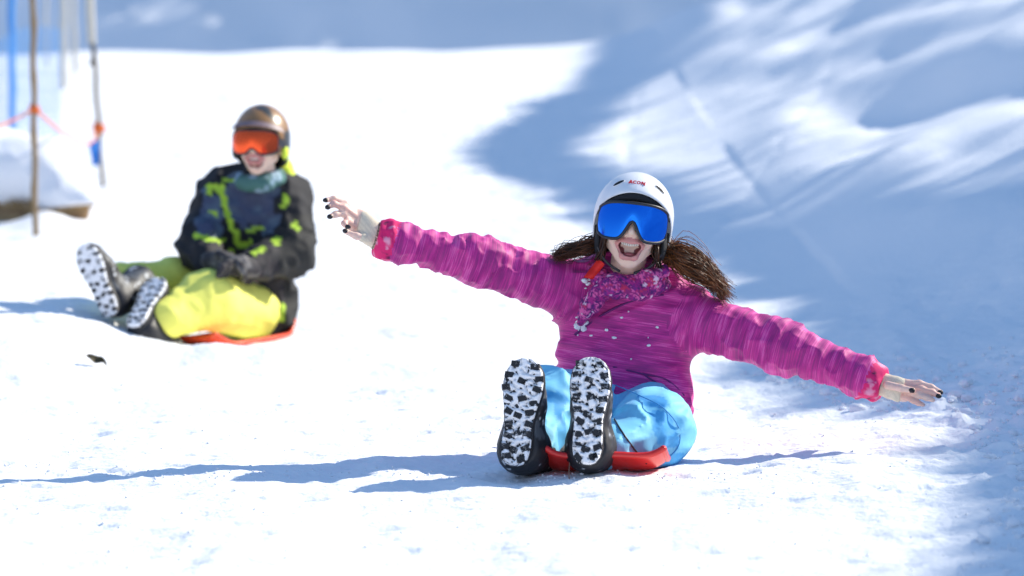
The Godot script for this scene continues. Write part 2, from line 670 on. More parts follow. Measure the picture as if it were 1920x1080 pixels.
func build_trees() -> void:
	var trees := []
	# two rows up the bank and one on the hill behind the crest
	for row in [[10.8, 7.5, 44.0, 1.6], [14.4, 8.0, 48.0, 1.8]]:
		var d: float = row[1]
		while d < row[2]:
			trees.append({"x": row[0] + rng.randf_range(-0.35, 0.35) + maxf(0.0, d - 30.0) * 0.08, "d": d + rng.randf_range(-0.2, 0.2), "far": false})
			d += row[3]
	var fx := -7.5
	while fx < 30.0:
		trees.append({"x": fx + rng.randf_range(-0.4, 0.4), "d": 56.6 + rng.randf_range(-0.6, 0.6), "far": true})
		fx += 1.75
	for t in trees:
		t.base = Vector3(t.x, coarse(t.x, t.d) - 0.1, -t.d)
		t.h = 8.5 if t.far else 12.0
		while t.h > 1.2:
			var s := shade_point(t.base + Vector3(0, t.h + 0.1, 0))
			if t.far or not lit(s.x - 0.15, -s.z):
				break
			t.h -= 0.15
		t.h += 0.75 + rng.randf_range(0.0, 0.2)
		t.r = 1.55
		t.boughs = []
	# boughs where the photograph's shade asks for them
	var asked := 0
	var missed := 0
	var zones := [[5.0, 34.0, 0.20, 5, false], [46.5, 56.0, 0.30, 5, true]]
	for zone in zones:
		var d: float = zone[0]
		while d < zone[1]:
			var x: float = -12.0 if zone[4] else table(d, EDGE)
			var end: float = 13.0 if zone[4] else x + maxf(3.0, 0.168 * d + 1.8 - x)
			while x < end:
				for rep in zone[3]:
					var gx: float = x + rng.randf() * zone[2]
					var gd: float = d + rng.randf() * zone[2]
					if lit(gx, gd) or rng.randf() < gap(gx, gd):
						continue
					asked += 1
					var g := Vector3(gx, coarse(gx, gd), -gd)
					var fits := []
					for t in trees:
						var ox: float = t.base.x - gx
						var oz: float = t.base.z - g.z
						var along := (ox * SUN.x + oz * SUN.z) / (SUN.x * SUN.x + SUN.z * SUN.z)
						if along < 1.0:
							continue
						var p := g + SUN * along
						var f: float = (p.y - t.base.y) / t.h
						if f < 0.05 or f > 1.0:
							continue
						var off := Vector2(p.x - t.base.x, p.z - t.base.z).length()
						var r: float = t.r * (1.0 - pow(f, 5.0) * 0.62)
						if off < r:
							fits.append([t, p + SUN * rng.randf_range(-0.5, 0.5) * minf(r - off, 1.0)])
					if fits.is_empty():
						missed += 1
						continue
					var pick: Array = fits[rng.randi() % fits.size()]
					pick[0].boughs.append(pick[1])
				x += zone[2]
			d += zone[2]
	# and the rest of every crown, where it leaves the run in the sun
	for t in trees:
		for k in 170:
			var f := pow(rng.randf(), 1.3) * 0.93 + 0.06
			var a := rng.randf() * TAU
			var r: float = t.r * (1.0 - pow(f, 5.0) * 0.62) * sqrt(rng.randf_range(0.1, 1.0))
			var p: Vector3 = t.base + Vector3(cos(a) * r, f * t.h, sin(a) * r)
			var s := shade_point(p)
			var near := lit(s.x - 0.3, -s.z) or gap(s.x, -s.z) > 0.05 or lit(s.x - 0.3, -s.z - 0.3) or lit(s.x - 0.3, -s.z + 0.3)
			if not near:
				t.boughs.append(p)
	var trunk := vmat("bark", 0.9)
	var leaf := vmat("needles", 0.6)
	leaf.backlight_enabled = true
	leaf.backlight = lin(0.05, 0.08, 0.02)
	for t in trees:
		var on_hill: bool = t.far
		var o := thing("conifer", t.base, "young dark green conifer on the hill behind the crest" if on_hill else "young dark green conifer on the shaded bank beside the run", "tree", "conifers on the far hill" if on_hill else "conifers on the bank")
		var s := Shape.new()
		s.tint = Color(0.09, 0.06, 0.04)
		s.tube(PackedVector3Array([Vector3.ZERO, Vector3(0.02, t.h * 0.5, 0), Vector3(0, t.h - 0.9, 0.0), Vector3(0, t.h - 0.1, 0.01)]), PackedFloat32Array([0.06, 0.04, 0.015, 0.004]), 7)
		put("trunk", s.done(Vector3.ZERO, true), trunk, o)
		var c := Shape.new()
		for p in t.boughs:
			var q: Vector3 = p - t.base
			var out := Vector3(q.x, 0, q.z)
			out = (out.normalized() if out.length() > 0.05 else Vector3(1, 0, 0)) + Vector3(rng.randf_range(-0.5, 0.5), -0.35, rng.randf_range(-0.5, 0.5))
			bough(c, q, out.normalized(), rng.randf_range(0.30, 0.42), Color(0.04, 0.085, 0.035))
		if c.v.size():
			put("crown", c.done(Vector3.ZERO, true), leaf, o)


func bough(c: Shape, p: Vector3, along: Vector3, size: float, tint: Color) -> void:   # a flat spray: a stem with pairs of needle blades
	c.tint = tint
	var side := along.cross(Vector3.UP).normalized()
	var up := side.cross(along).normalized()
	side = (side + up * rng.randf_range(-0.5, 0.5)).normalized()
	var nn := side.cross(along).normalized()
	if nn.y < 0:
		nn = -nn
	var root := p - along * size * 0.5
	for k in 4:
		var f := 0.08 + k * 0.22
		var w := size * (0.46 - 0.10 * k)
		for e in [-1.0, 1.0]:
			var a := root + along * size * f
			var b: Vector3 = root + along * size * (f + 0.26)
			var tip: Vector3 = root + along * size * (f + 0.30) + side * e * w - nn * size * 0.06
			var i0 := c.vert(a, nn)
			var i1 := c.vert(b, nn)
			var i2 := c.vert(tip, nn)
			c.tri(i0, i1, i2)
	var t0 := c.vert(root + along * size * 0.75 - side * size * 0.09, nn)
	var t1 := c.vert(root + along * size * 0.75 + side * size * 0.09, nn)
	var t2 := c.vert(root + along * size * 1.08, nn)
	c.tri(t0, t1, t2)


# ---------------------------------------------------------------- things people wear
const SOLE := [[0.0, 0.012], [0.02, 0.026], [0.07, 0.037], [0.16, 0.042], [0.30, 0.041], [0.42, 0.040], [0.55, 0.047], [0.68, 0.055], [0.78, 0.056], [0.88, 0.050], [0.95, 0.037], [0.985, 0.022], [1.0, 0.010]]


# A winter boot, its sole in the plane z = 0 of t, heel at the origin, toe towards +y, sole facing +z.
func boot(parent: Node3D, base: Vector3, t: Transform3D, side: float, snowy: float, seed_at: float, back := Vector3(0.0, 0.07, -0.30)) -> void:
	var L := 0.287
	var s := Solid.new()
	s.k = 0.035
	s.amp = 0.003
	s.warp = func(p): return 0.003 * n_mid.get_noise_3dv(p * 55.0)
	s.add(t * Vector3(0, 0.045, -0.055), t * Vector3(0, 0.055, -0.10), 0.050, 0.054)
	s.add(t * Vector3(0, 0.05, -0.050), t * Vector3(0, 0.19, -0.046), 0.047, 0.049)
	s.add(t * Vector3(0, 0.19, -0.046), t * Vector3(0.004 * side, 0.242, -0.040), 0.048, 0.037)
	s.add(t * Vector3(0, 0.09, -0.09), t * Vector3(0, 0.15, -0.075), 0.05, 0.045)
	s.add(t * Vector3(0, 0.055, -0.09), t * (back + Vector3(0.02 * side, 0, 0)), 0.062, 0.066)
	s.planes.append([t.basis.z, t.basis.z.dot(t.origin) - 0.020])
	var inv := t.affine_inverse()
	var upper := func(p, _n):
		var q: Vector3 = inv * p
		var a := n_mid.get_noise_3dv(p * 30.0 + Vector3.ONE * seed_at)
		var c := Color(0.013, 0.013, 0.017)
		if absf(q.x) > 0.035 and q.y > 0.08 and a > 0.05:
			c = Color(0.07, 0.075, 0.09)
		if n_mid.get_noise_3dv(p * 60.0) > 0.56 - snowy * 0.16 * smoothstep(0.0, 0.2, q.y):
			c = Color(0.55, 0.58, 0.62)
		return c
	var o: Dictionary = s.net(0.0065 if snowy < 0.9 else 0.009)
	var b := put("boot", net_mesh(o[0], base, upper), M.boot, parent)
	# sole slab with a rolled edge
	var ring := []
	for k in 40:
		var f := float(k) / 39.0
		ring.append(Vector2(table(f, SOLE), f * L))
	for k in 40:
		ring.append(Vector2(-table(1.0 - k / 39.0, SOLE), (1.0 - k / 39.0) * L))
	var sl := Shape.new()
	var cnt := ring.size()
	sl.grid(cnt, 6, func(u, v):
		var q: Vector2 = ring[int(round(u * cnt)) % cnt]
		var row := int(round(v * 6))
		var mid := Vector2(0, clampf(q.y, 0.04, L - 0.045))
		var k: float = [0.0, 0.90, 0.985, 1.0, 1.0, 0.97, 0.0][row]
		var z: float = [0.0, 0.0, -0.003, -0.008, -0.020, -0.026, -0.026][row]
		var e := mid.lerp(q, k)
		return t * Vector3(e.x, e.y, z))
	put("sole", sl.done(base), M.rubber, b)
	# lugs round the edge and across the middle
	var lug := Shape.new()
	lug.block(Transform3D(Basis(), Vector3(0, 0, 0.0025)), Vector3(0.0125, 0.0085, 0.005), 0.88)
	var lug_mesh := lug.done()
	var spots := []
	for k in 9:
		var f := 0.07 + k * 0.107
		for e in [-1.0, 1.0]:
			spots.append(Vector3(e * (table(f, SOLE) - 0.0155), f * L, e * (0.25 - f * 0.3)))
	for k in spots.size():
		spots[k] += Vector3(rng.randfn(0, 0.0022), rng.randfn(0, 0.0030), rng.randfn(0, 0.22))
	for k in 5:
		spots.append(Vector3(0.006 * (k % 2) - 0.003, (0.14 + 0.16 * k) * L, 0.6 * (k % 2) - 0.3))
	for q in spots:
		var m := put("lug", lug_mesh, M.rubber, b)
		m.transform = Transform3D(Basis(), -base) * t * Transform3D(Basis(Vector3.BACK, q.z), Vector3(q.x, q.y, 0.002))
	# snow packed into the tread
	var ps := Shape.new()
	ps.grid(34, 90, func(u, v):
		var w := maxf(table(v, SOLE) - 0.0015, 0.002)
		var x: float = (u * 2.0 - 1.0) * w
		var y: float = v * L
		var e := n_mid.get_noise_2d(x * 95.0 + seed_at * 31.0, y * 120.0) * 1.1 + n_fine.get_noise_2d(x * 300.0 + seed_at, y * 300.0) * 0.12
		var z := clampf(0.0076 + e * 0.026 + (snowy - 0.5) * 0.010, -0.004, 0.0095)
		if absf(u * 2.0 - 1.0) > 0.97 or v < 0.01 or v > 0.99:
			z = -0.006
		return t * Vector3(x, y, z))
	var pk := put("packed_snow", ps.done(base), M.clump, b)
	pk.set_meta("kind", "stuff")


# A ski helmet over a head frame h (origin between the eyes' level and the middle of the head, +z the face).
func helmet_shell(h: Transform3D, base: Vector3, rx: float, ry: float, rz: float, mid: Vector3, brow: float, ear: float, nape: float, inner: float, drop: float, paint = null) -> ArrayMesh:
	var s := Shape.new()
	var point := func(u, v):
		var a: float = u * TAU
		var ca := cos(a)
		var low := ear + (brow - ear) * pow(maxf(ca, 0.0), 0.55) if ca > 0.0 else ear + (nape - ear) * pow(-ca, 0.7)
		low -= drop * (0.4 + 0.6 * maxf(ca, 0.0))
		var e1 := asin(clampf((low - mid.y) / ry, -0.95, 0.95))
		var scale := 1.0
		var f := 0.0
		if v < 0.72:
			f = v / 0.72
		elif v < 0.84:
			f = 1.0
			scale = lerpf(1.0, inner, (v - 0.72) / 0.12)
			e1 -= 0.05 * sin(PI * (v - 0.72) / 0.12)
		else:
			f = 1.0 - (v - 0.84) / 0.16
			scale = inner
		var e := lerpf(PI / 2, e1, f)
		var cr := cos(e) if e > 0.0 else 1.0 - 0.10 * e * e
		return h * (mid + Vector3(sin(a) * rx * cr, ry * sin(e), ca * rz * cr) * scale)
	s.grid(64, 40, point, true)
	if paint != null:
		for k in s.v.size():
			s.c[k] = paint.call(s.v[k])
	return s.done(base, paint != null)


func goggles(parent: Node3D, h: Transform3D, base: Vector3, w: float, top: float, bottom: float, notch: float, zf: float, lens: Material) -> void:
	var bend := 0.108
	var edge_top := func(u): return top - 0.016 * pow(absf(u), 4.0)
	var edge_low := func(u): return bottom + notch * exp(-pow(u / 0.19, 2.0)) + 0.020 * pow(absf(u), 5.0)
	var place := func(u, y, out):
		var a: float = u * w
		return h * Vector3((bend + out) * sin(a), y, zf - bend + (bend + out) * cos(a))
	var s := Shape.new()
	s.grid(40, 14, func(u, v):
		var q: float = (u * 2.0 - 1.0) * 0.975
		return place.call(q, lerpf(edge_low.call(q) + 0.002, edge_top.call(q) - 0.002, v), 0.0035 * sin(PI * v)))
	var o := Node3D.new()
	o.name = "goggles"
	parent.add_child(o)
	put("lens", s.done(base), lens, o)
	var loop := PackedVector3Array()
	for k in 41:
		var u := k / 20.0 - 1.0
		loop.append(place.call(u, edge_top.call(u), -0.001))
	for k in 41:
		var u := 1.0 - k / 20.0
		loop.append(place.call(u, edge_low.call(u), -0.001))
	loop.append(loop[0])
	loop.append(loop[1])
	var f := Shape.new()
	f.tube(loop, even(loop.size(), 0.0046, 0.0046), 8, false)
	put("frame", f.done(base), M.frame, o)
	var g := Shape.new()
	var cnt := loop.size() - 2
	g.grid(cnt, 3, func(u, v):
		var q: Vector3 = loop[int(round(u * cnt))]
		var inward: Vector3 = -h.basis.z * 0.030 * v + (h * Vector3(0, 0.005, 0.02) - q) * 0.05 * v
		return q + inward)
	put("foam", g.done(base), M.foam, o)
	for e in [-1.0, 1.0]:
		var st := Shape.new()
		st.grid(10, 2, func(u, v):
			var a: float = e * (w + u * 0.55)
			var y := lerpf(-0.012, 0.018, v) + 0.004
			return h * Vector3((bend + 0.002) * sin(a) * (1.0 - 0.04 * u), y, zf - bend + bend * cos(a) - 0.03 * u))
		put("strap", st.done(base), M.frame, o)


func head_shape(s: Solid, h: Transform3D, laugh: float) -> void:
	var p := func(x, y, z): return h * Vector3(x, y, z)
	s.add(p.call(0, 0.035, -0.045), p.call(0, 0.035, 0.012), 0.076, 0.074)
	s.add(p.call(0, 0.0, 0.028), p.call(0, -0.055, 0.036), 0.062, 0.048)
	s.add(p.call(0, -0.06, 0.034), p.call(0, -0.094, 0.048), 0.044, 0.021)
	for e in [-1.0, 1.0]:
		s.add(p.call(e * 0.036, -0.034, 0.052), p.call(e * 0.036, -0.040, 0.050), 0.026, 0.026)
		s.add(p.call(e * 0.046, -0.045, 0.005), p.call(e * 0.010, -0.096, 0.048), 0.027, 0.018)
		s.add(p.call(e * 0.011, -0.026, 0.094), p.call(e * 0.011, -0.027, 0.090), 0.008, 0.009)
		s.add(p.call(e * 0.078, 0.0, -0.02), p.call(e * 0.080, -0.03, -0.015), 0.014, 0.010)
	s.add(p.call(0, 0.015, 0.086), p.call(0, -0.021, 0.106), 0.009, 0.0105)
	var w := 0.031
	var lowy := -0.058 - 0.030 * laugh
	s.chain([p.call(-w, -0.053, 0.076), p.call(-0.014, -0.0475, 0.089), p.call(0, -0.0485, 0.092), p.call(0.014, -0.0475, 0.089), p.call(w, -0.053, 0.076)], [0.005, 0.0062, 0.006, 0.0062, 0.005], 1)
	s.chain([p.call(-w, -0.055, 0.076), p.call(-0.017, lowy, 0.082), p.call(0.017, lowy, 0.082), p.call(w, -0.055, 0.076)], [0.005, 0.0068, 0.0068, 0.005], 1)
	s.add(p.call(0, -0.07, -0.020), p.call(0, -0.15, -0.070), 0.048, 0.052)
	if laugh > 0.0 and laugh < 0.6:
		s.carve(p.call(-0.016, -0.0585, 0.084), p.call(0.016, -0.0585, 0.084), 0.0075, 0.0075)
	elif laugh > 0.0:
		s.carve(p.call(-0.012, -0.062, 0.082), p.call(0.012, -0.062, 0.082), 0.0155, 0.0155)
		s.carve(p.call(-0.008, -0.074, 0.080), p.call(0.008, -0.074, 0.080), 0.0145, 0.0145)
		s.carve(p.call(-0.022, -0.058, 0.076), p.call(0.022, -0.058, 0.076), 0.010, 0.010)


func skin_paint(h: Transform3D, tone: Color) -> Callable:
	var inv := h.affine_inverse()
	return func(p, n):
		var q: Vector3 = inv * p
		var c := tone
		if tone.g > 0.4:
			c = c.lerp(Color(0.86, 0.47, 0.39), clampf(1.0 - Vector2(absf(q.x) - 0.038, q.y + 0.036).length() / 0.03, 0.0, 1.0) * 0.5)
		var m := Vector2(q.x / 0.037, (q.y + 0.066) / 0.033).length()
		if q.z > 0.03 and m < 1.25:
			var facing: float = (inv.basis * n).z
			if m < 0.9 and q.z < 0.079 and facing < 0.95:
				c = Color(0.20, 0.045, 0.045)
		return c * (1.0 + 0.06 * n_mid.get_noise_3dv(p * 90.0))


func join(list: Array) -> ArrayMesh:   # several nets as one surface
	var v := PackedVector3Array()
	var n := PackedVector3Array()
	var c := PackedColorArray()
	var i := PackedInt32Array()
	for m in list:
		var a: Array = m.surface_get_arrays(0)
		var first := v.size()
		v.append_array(a[Mesh.ARRAY_VERTEX])
		n.append_array(a[Mesh.ARRAY_NORMAL])
		c.append_array(a[Mesh.ARRAY_COLOR])
		for k in a[Mesh.ARRAY_INDEX]:
			i.append(k + first)
	return from_arrays(v, n, i, c)


func streaks(called: String) -> StandardMaterial3D:   # woven magenta and violet streaks that run along u
	var w := 512
	var hgt := 1024
	var im := Image.create(w, hgt, false, Image.FORMAT_RGB8)
	var a := FastNoiseLite.new()
	a.seed = 11
	a.frequency = 0.01
	a.fractal_octaves = 3
	var dyes := [Color(0.36, 0.012, 0.19), Color(0.43, 0.013, 0.21), Color(0.49, 0.014, 0.225), Color(0.55, 0.015, 0.24), Color(0.62, 0.020, 0.265), Color(0.68, 0.030, 0.30), Color(0.74, 0.09, 0.38)]   # yarns of the woven print
	for y in hgt:
		for x in w:
			var broad := a.get_noise_2d(x * 0.7, y * 2.2)
			var fine := a.get_noise_2d(x * 1.3 + 900.0, y * 19.0)
			var c: Color = dyes[clampi(int((0.5 + broad * 0.8 + fine * 0.75) * 7.0), 0, 6)]
			im.set_pixel(x, y, c.linear_to_srgb())
	var m := mat(called, Color.WHITE, 0.62)
	m.albedo_texture = ImageTexture.create_from_image(im)
	m.rim_enabled = true
	m.rim = 0.25
	return m


func sled(where: Vector3, turn: float, pitch: float, half: float, length: float, label: String, m: Material, group: String) -> Node3D:
	var o := thing("sled", where, label, "sled", group)
	o.rotation = Vector3(pitch, turn, 0)
	var f := func(u, v, lift):
		var x: float = (u * 2.0 - 1.0)
		var z: float = v * length
		var narrow := 1.0 - 0.16 * pow(absf(v * 2.0 - 1.0), 3.0)
		var y := 0.032 * pow(absf(x), 5.0) + 0.062 * pow(maxf(0.0, (v - 0.80) / 0.20), 1.7) * (1.0 - 0.25 * x * x) + 0.05 * pow(maxf(0.0, (0.15 - v) / 0.15), 2.0)
		y += 0.006 * (1.0 - smoothstep(0.03, 0.05, absf(absf(x) - 0.35))) * (1.0 - smoothstep(0.35, 0.45, absf(v - 0.5)))
		return Vector3(x * half * narrow, y + lift, z - length * 0.5)
	var s := Shape.new()
	s.grid(28, 32, func(u, v): return f.call(u, v, 0.008), true)
	s.grid(28, 32, func(u, v): return f.call(u, v, 0.0))
	put("shell", s.done(), m, o)
	var rim := PackedVector3Array()
	for k in 33:
		rim.append(f.call(0.0, k / 32.0, 0.004))
	for k in 29:
		rim.append(f.call(k / 28.0, 1.0, 0.004))
	for k in 33:
		rim.append(f.call(1.0, 1.0 - k / 32.0, 0.004))
	for k in 29:
		rim.append(f.call(1.0 - k / 28.0, 0.0, 0.004))
	rim.append(rim[0])
	var r := Shape.new()
	r.tube(rim, even(rim.size(), 0.009, 0.009), 7, false)
	put("rim", r.done(), m, o)
	return o


# ---------------------------------------------------------------- the laughing rider
func build_rider() -> void:
	var base := ground_at(at(1130, 860, 8.45).x, -8.45)
	var o := thing("person", base, "laughing rider in magenta jacket and white helmet, arms flung wide, on red sled", "person")
	var roll := Basis(Vector3.BACK, deg_to_rad(-7.0)) * Basis(Vector3.RIGHT, deg_to_rad(-3.0)) * Basis(Vector3.UP, deg_to_rad(-3.0))
	var head := Transform3D(roll, at(1186, 426, 8.5))

	# skin: head and hands on grids of their own, arms and trunk hidden in the clothes, all one surface
	var s := Solid.new()
	s.k = 0.014
	head_shape(s, head, 1.0)
	var o1: Dictionary = s.net(0.0033)
	var list := []
	for r in o1:
		list.append(net_mesh(o1[r], base, skin_paint(head, Color(0.88, 0.60, 0.46) if r == 0 else Color(0.66, 0.27, 0.24))))
	var skin := Color(0.84, 0.57, 0.46)
	var tones := [skin, skin.lerp(Color(0.62, 0.28, 0.24), 0.4), Color(0.012, 0.010, 0.012)]
	var lh := Solid.new()
	lh.k = 0.006
	var z := Vector3.BACK
	lh.add(at(708, 449, 8.50), at(672, 416, 8.49), 0.030, 0.036, 0, z, 0.5)
	lh.chain([at(668, 401, 8.49), at(648, 383, 8.47), at(626, 373, 8.46), at(612, 375, 8.45)], [0.0118, 0.0100, 0.0088, 0.0070], 0)
	lh.chain([at(666, 406, 8.48), at(644, 389, 8.455), at(626, 382, 8.44), at(615, 388, 8.43)], [0.0118, 0.0100, 0.0088, 0.0070], 1)
	lh.chain([at(664, 414, 8.48), at(643, 400, 8.455), at(629, 402, 8.44), at(619, 406, 8.43)], [0.0115, 0.0098, 0.0086, 0.0068], 0)
	lh.chain([at(666, 423, 8.48), at(651, 414, 8.455), at(645, 419, 8.44), at(650, 425, 8.435)], [0.0104, 0.009, 0.0079, 0.0066], 1)
	lh.chain([at(690, 446, 8.48), at(668, 442, 8.465), at(649, 434, 8.455)], [0.0125, 0.0105, 0.008], 0)
	for q in [at(608, 375.5, 8.443), at(612.5, 389, 8.424), at(616.5, 406.5, 8.424), at(645, 432.5, 8.448), at(652, 425.5, 8.429)]:
		lh.add(q, q + Vector3(0.004, 0, 0), 0.0052, 0.0056, 2)
	var rh := Solid.new()
	rh.k = 0.006
	rh.add(at(1646, 717, 8.43), at(1694, 732, 8.40), 0.027, 0.032, 0, z, 0.5)
	rh.chain([at(1698, 719, 8.40), at(1724, 719, 8.39), at(1746, 726, 8.385), at(1763, 735, 8.38)], [0.0108, 0.0094, 0.0083, 0.0068], 0)
	rh.chain([at(1700, 728, 8.39), at(1728, 730, 8.375), at(1748, 736, 8.37), at(1760, 742, 8.365)], [0.0108, 0.0094, 0.0083, 0.0068], 1)
	rh.chain([at(1700, 737, 8.385), at(1722, 741, 8.37), at(1738, 746, 8.365), at(1749, 750, 8.36)], [0.0104, 0.009, 0.0079, 0.0066], 0)
	rh.chain([at(1697, 743, 8.385), at(1712, 751, 8.37), at(1722, 756, 8.365), at(1731, 759, 8.36)], [0.009, 0.0076, 0.0066, 0.0056], 1)
	rh.chain([at(1664, 722, 8.395), at(1690, 728, 8.365), at(1711, 732, 8.355)], [0.012, 0.010, 0.008], 0)
	for q in [at(1712, 732, 8.348), at(1765, 736, 8.375), at(1762, 743, 8.36)]:
		rh.add(q - Vector3(0.004, 0, 0), q, 0.0054, 0.005, 2)
	for hand in [lh, rh]:
		var on: Dictionary = hand.net(0.003)
		for r in on:
			var c: Color = tones[r]
			list.append(net_mesh(on[r], base, func(p, _n): return c * (1.0 + 0.10 * n_mid.get_noise_3dv(p * 120.0))))
	var trunk := Solid.new()
	trunk.add(at(1165, 760, 8.64), at(1175, 580, 8.65), 0.085, 0.075)
	trunk.add(at(1175, 560, 8.62), at(1182, 505, 8.55), 0.06, 0.045)
	trunk.chain([at(1085, 550, 8.62), at(895, 487, 8.55), at(704, 446, 8.50)], [0.05, 0.035, 0.026])
	trunk.chain([at(1290, 592, 8.62), at(1470, 652, 8.52), at(1650, 719, 8.43)], [0.05, 0.035, 0.026])
	var ot: Dictionary = trunk.net(0.016)
	list.append(net_mesh(ot[0], base, func(_p, _n): return skin))
	var body := put("body", join(list), M.skin, o)
	# teeth and tongue
	var te := Shape.new()
	for k in 8:
		var a := (k - 3.5) * 0.0062
		te.ball(head * Transform3D(Basis().scaled(Vector3(0.0033, 0.0062, 0.003)), Vector3(a, -0.0545 + 8.0 * a * a, 0.0825 - 14.0 * a * a)), 6, 8)
	put("teeth", te.done(base), M.teeth, body)
	var tg := Shape.new()
	tg.ball(head * Transform3D(Basis().scaled(Vector3(0.019, 0.008, 0.016)), Vector3(0, -0.083, 0.066)), 8, 14)
	put("tongue", tg.done(base), M.tongue, body)

	# jacket
	var j := Solid.new()
	j.k = 0.055
	j.amp = 0.022
	var la := [at(1085, 548, 8.62), at(895, 488, 8.55), at(742, 453, 8.51)]
	var ra := [at(1292, 598, 8.62), at(1470, 652, 8.52), at(1618, 706, 8.44)]
	var ld: Vector3 = (la[2] - la[0]).normalized()
	var rd: Vector3 = (ra[2] - ra[0]).normalized()
	j.warp = func(p):
		var d := 0.0
		var sl: float = (p - la[0]).dot(ld)
		var sr: float = (p - ra[0]).dot(rd)
		if sl > 0.05:
			var w := smoothstep(0.05, 0.15, sl)
			d += w * 0.0022 * sin(sl * 150.0 + 5.0 * n_mid.get_noise_3dv(p * 14.0)) + w * (0.005 - 0.011 * pow(1.0 - absf(n_big.get_noise_3dv(p * 12.0)), 3.0))
		elif sr > 0.03:
			var w := smoothstep(0.03, 0.12, sr)
			d += w * 0.0022 * sin(sr * 150.0 + 5.0 * n_mid.get_noise_3dv(p * 14.0)) + w * (0.005 - 0.011 * pow(1.0 - absf(n_big.get_noise_3dv(p * 12.0)), 3.0))
		else:
			d += 0.009 - 0.020 * pow(1.0 - absf(n_big.get_noise_3dv(Vector3(p.x * 4.0 + p.y * 6.0, p.y * 11.0 - p.x * 4.0, p.z * 5.0))), 3.0) + 0.003 * n_mid.get_noise_3dv(Vector3(p.x * 14.0, p.y * 48.0, p.z * 12.0))
		return d
	j.add(at(1166, 745, 8.62), at(1172, 620, 8.64), 0.192, 0.178, 0, z, 0.62)
	j.add(at(1172, 620, 8.64), at(1180, 560, 8.64), 0.178, 0.150, 0, z, 0.62)
	j.add(at(1120, 545, 8.63), at(1245, 570, 8.63), 0.085, 0.085, 0)
	j.add(at(1176, 545, 8.61), at(1181, 515, 8.58), 0.088, 0.072, 0)
	j.add(at(1262, 735, 8.58), at(1266, 770, 8.56), 0.050, 0.050, 0)
	j.chain([la[0], la[1], la[2]], [0.083, 0.060, 0.046], 1)
	j.chain([ra[0], ra[1], ra[2]], [0.084, 0.065, 0.048], 2)
	j.add(at(738, 452, 8.51), at(718, 448, 8.505), 0.0465, 0.0445, 3)
	j.add(at(1622, 708, 8.44), at(1644, 715, 8.435), 0.0475, 0.045, 4)
	var hem := (at(1292, 812, 8.5) - at(1036, 722, 8.5)).normalized()
	var down := Vector3(hem.y, -hem.x, 0).normalized()
	if down.y > 0:
		down = -down
	j.planes.append([down, down.dot(at(1164, 770, 8.5))])
	j.planes.append([ld, ld.dot(at(705, 446, 8.5))])
	j.planes.append([rd, rd.dot(at(1657, 719, 8.43))])
	var oj: Dictionary = j.net(0.0065)
	var lean := Vector2(cos(0.16), sin(0.16))
	var flat_map := func(p): return Vector2((p.x * lean.x + p.y * -lean.y) / 0.75, (p.x * lean.y + p.y * lean.x) / 0.75)
	var jacket := put("jacket", net_mesh(oj[0], base, null, flat_map), M.streak, o)
	for arm in [[1, la[0], ld, 0.3], [2, ra[0], rd, 0.75]]:
		var d: Vector3 = arm[2]
		var across := Vector3(-d.y, d.x, 0).normalized()
		var from: Vector3 = arm[1]
		var shift: float = arm[3]
		put("sleeve", net_mesh(oj[arm[0]], base, null, func(p): return Vector2((p - from).dot(across) / 0.75 + shift, (p - from).dot(d) / 0.75 + shift * 1.7)), M.streak, jacket)
	for r in [3, 4]:
		put("cuff", net_mesh(oj[r], base, func(p, _n):
			var a := n_mid.get_noise_3dv(p * 45.0)
			return Color(0.74, 0.012, 0.15).lerp(Color(0.80, 0.30, 0.45), clampf((a - 0.22) * 6.0, 0.0, 1.0)).lerp(Color(0.10, 0.01, 0.06), clampf((-a - 0.42) * 6.0, 0.0, 1.0))), M.cloth_colors, jacket)
	# storm flap and a dark pocket along the front
	var flap := Shape.new()
	var fp := []
	for q in [[1078, 628], [1098, 612], [1130, 590], [1165, 572], [1205, 558], [1244, 553]]:
		var w := at(q[0], q[1], 8.53)
		fp.append(j.front(w.x, w.y) + Vector3(0, 0, 0.001))
	var path := curve(fp, 30)
	flap.tube(path, even(path.size(), 0.0038, 0.0030), 6)
	put("zip_flap", flap.done(base), M.flap, jacket)
	for e in [[[1150, 688], [1200, 700], [1250, 712], [1284, 742]], [[1205, 700], [1222, 712], [1240, 722]]]:
		var pts := []
		for q in e:
			var w := at(q[0], q[1], 8.5)
			pts.append(j.front(w.x, w.y) + Vector3(0, 0, 0.0005))
		var pth := curve(pts, 16)
		var sh := Shape.new()
		sh.tube(pth, even(pth.size(), 0.0030, 0.0022), 6)
		put("pocket_seam", sh.done(base), M.flap, jacket)
	# snow thrown on the chest and the cuffs
	var crumbs := Shape.new()
	var groups := [[1090, 604, 15, 14, 30], [1112, 556, 14, 18, 9], [1206, 534, 12, 10, 10], [1104, 530, 10, 12, 8], [1135, 600, 60, 60, 7], [1220, 640, 60, 50, 4]]
	for g in groups:
		for k in g[4]:
			var w := at(g[0] + rng.randfn(0, g[2] * 0.5), g[1] + rng.randfn(0, g[3] * 0.5), 8.53)
			var q := j.front(w.x, w.y)
			var r := rng.randf_range(0.0018, 0.0042)
			if g[2] < 20 and rng.randf() < 0.35:
				r *= 2.2
			crumbs.ball(Transform3D(Basis(Vector3(rng.randf(), rng.randf(), rng.randf()).normalized(), rng.randf() * 6.0).scaled(Vector3(r * rng.randf_range(0.8, 1.8), r, r)), q + Vector3(0, 0, 0.015 if g[1] < 560 else 0.002)), 5, 7, 0.5, n_fine)
	var cr := put("thrown_snow", crumbs.done(base), M.clump, jacket)
	cr.set_meta("kind", "stuff")

	# patterned scarf gathered at the neck, a red collar lining beside it
	var sc := Solid.new()
	sc.k = 0.02
	sc.amp = 0.012
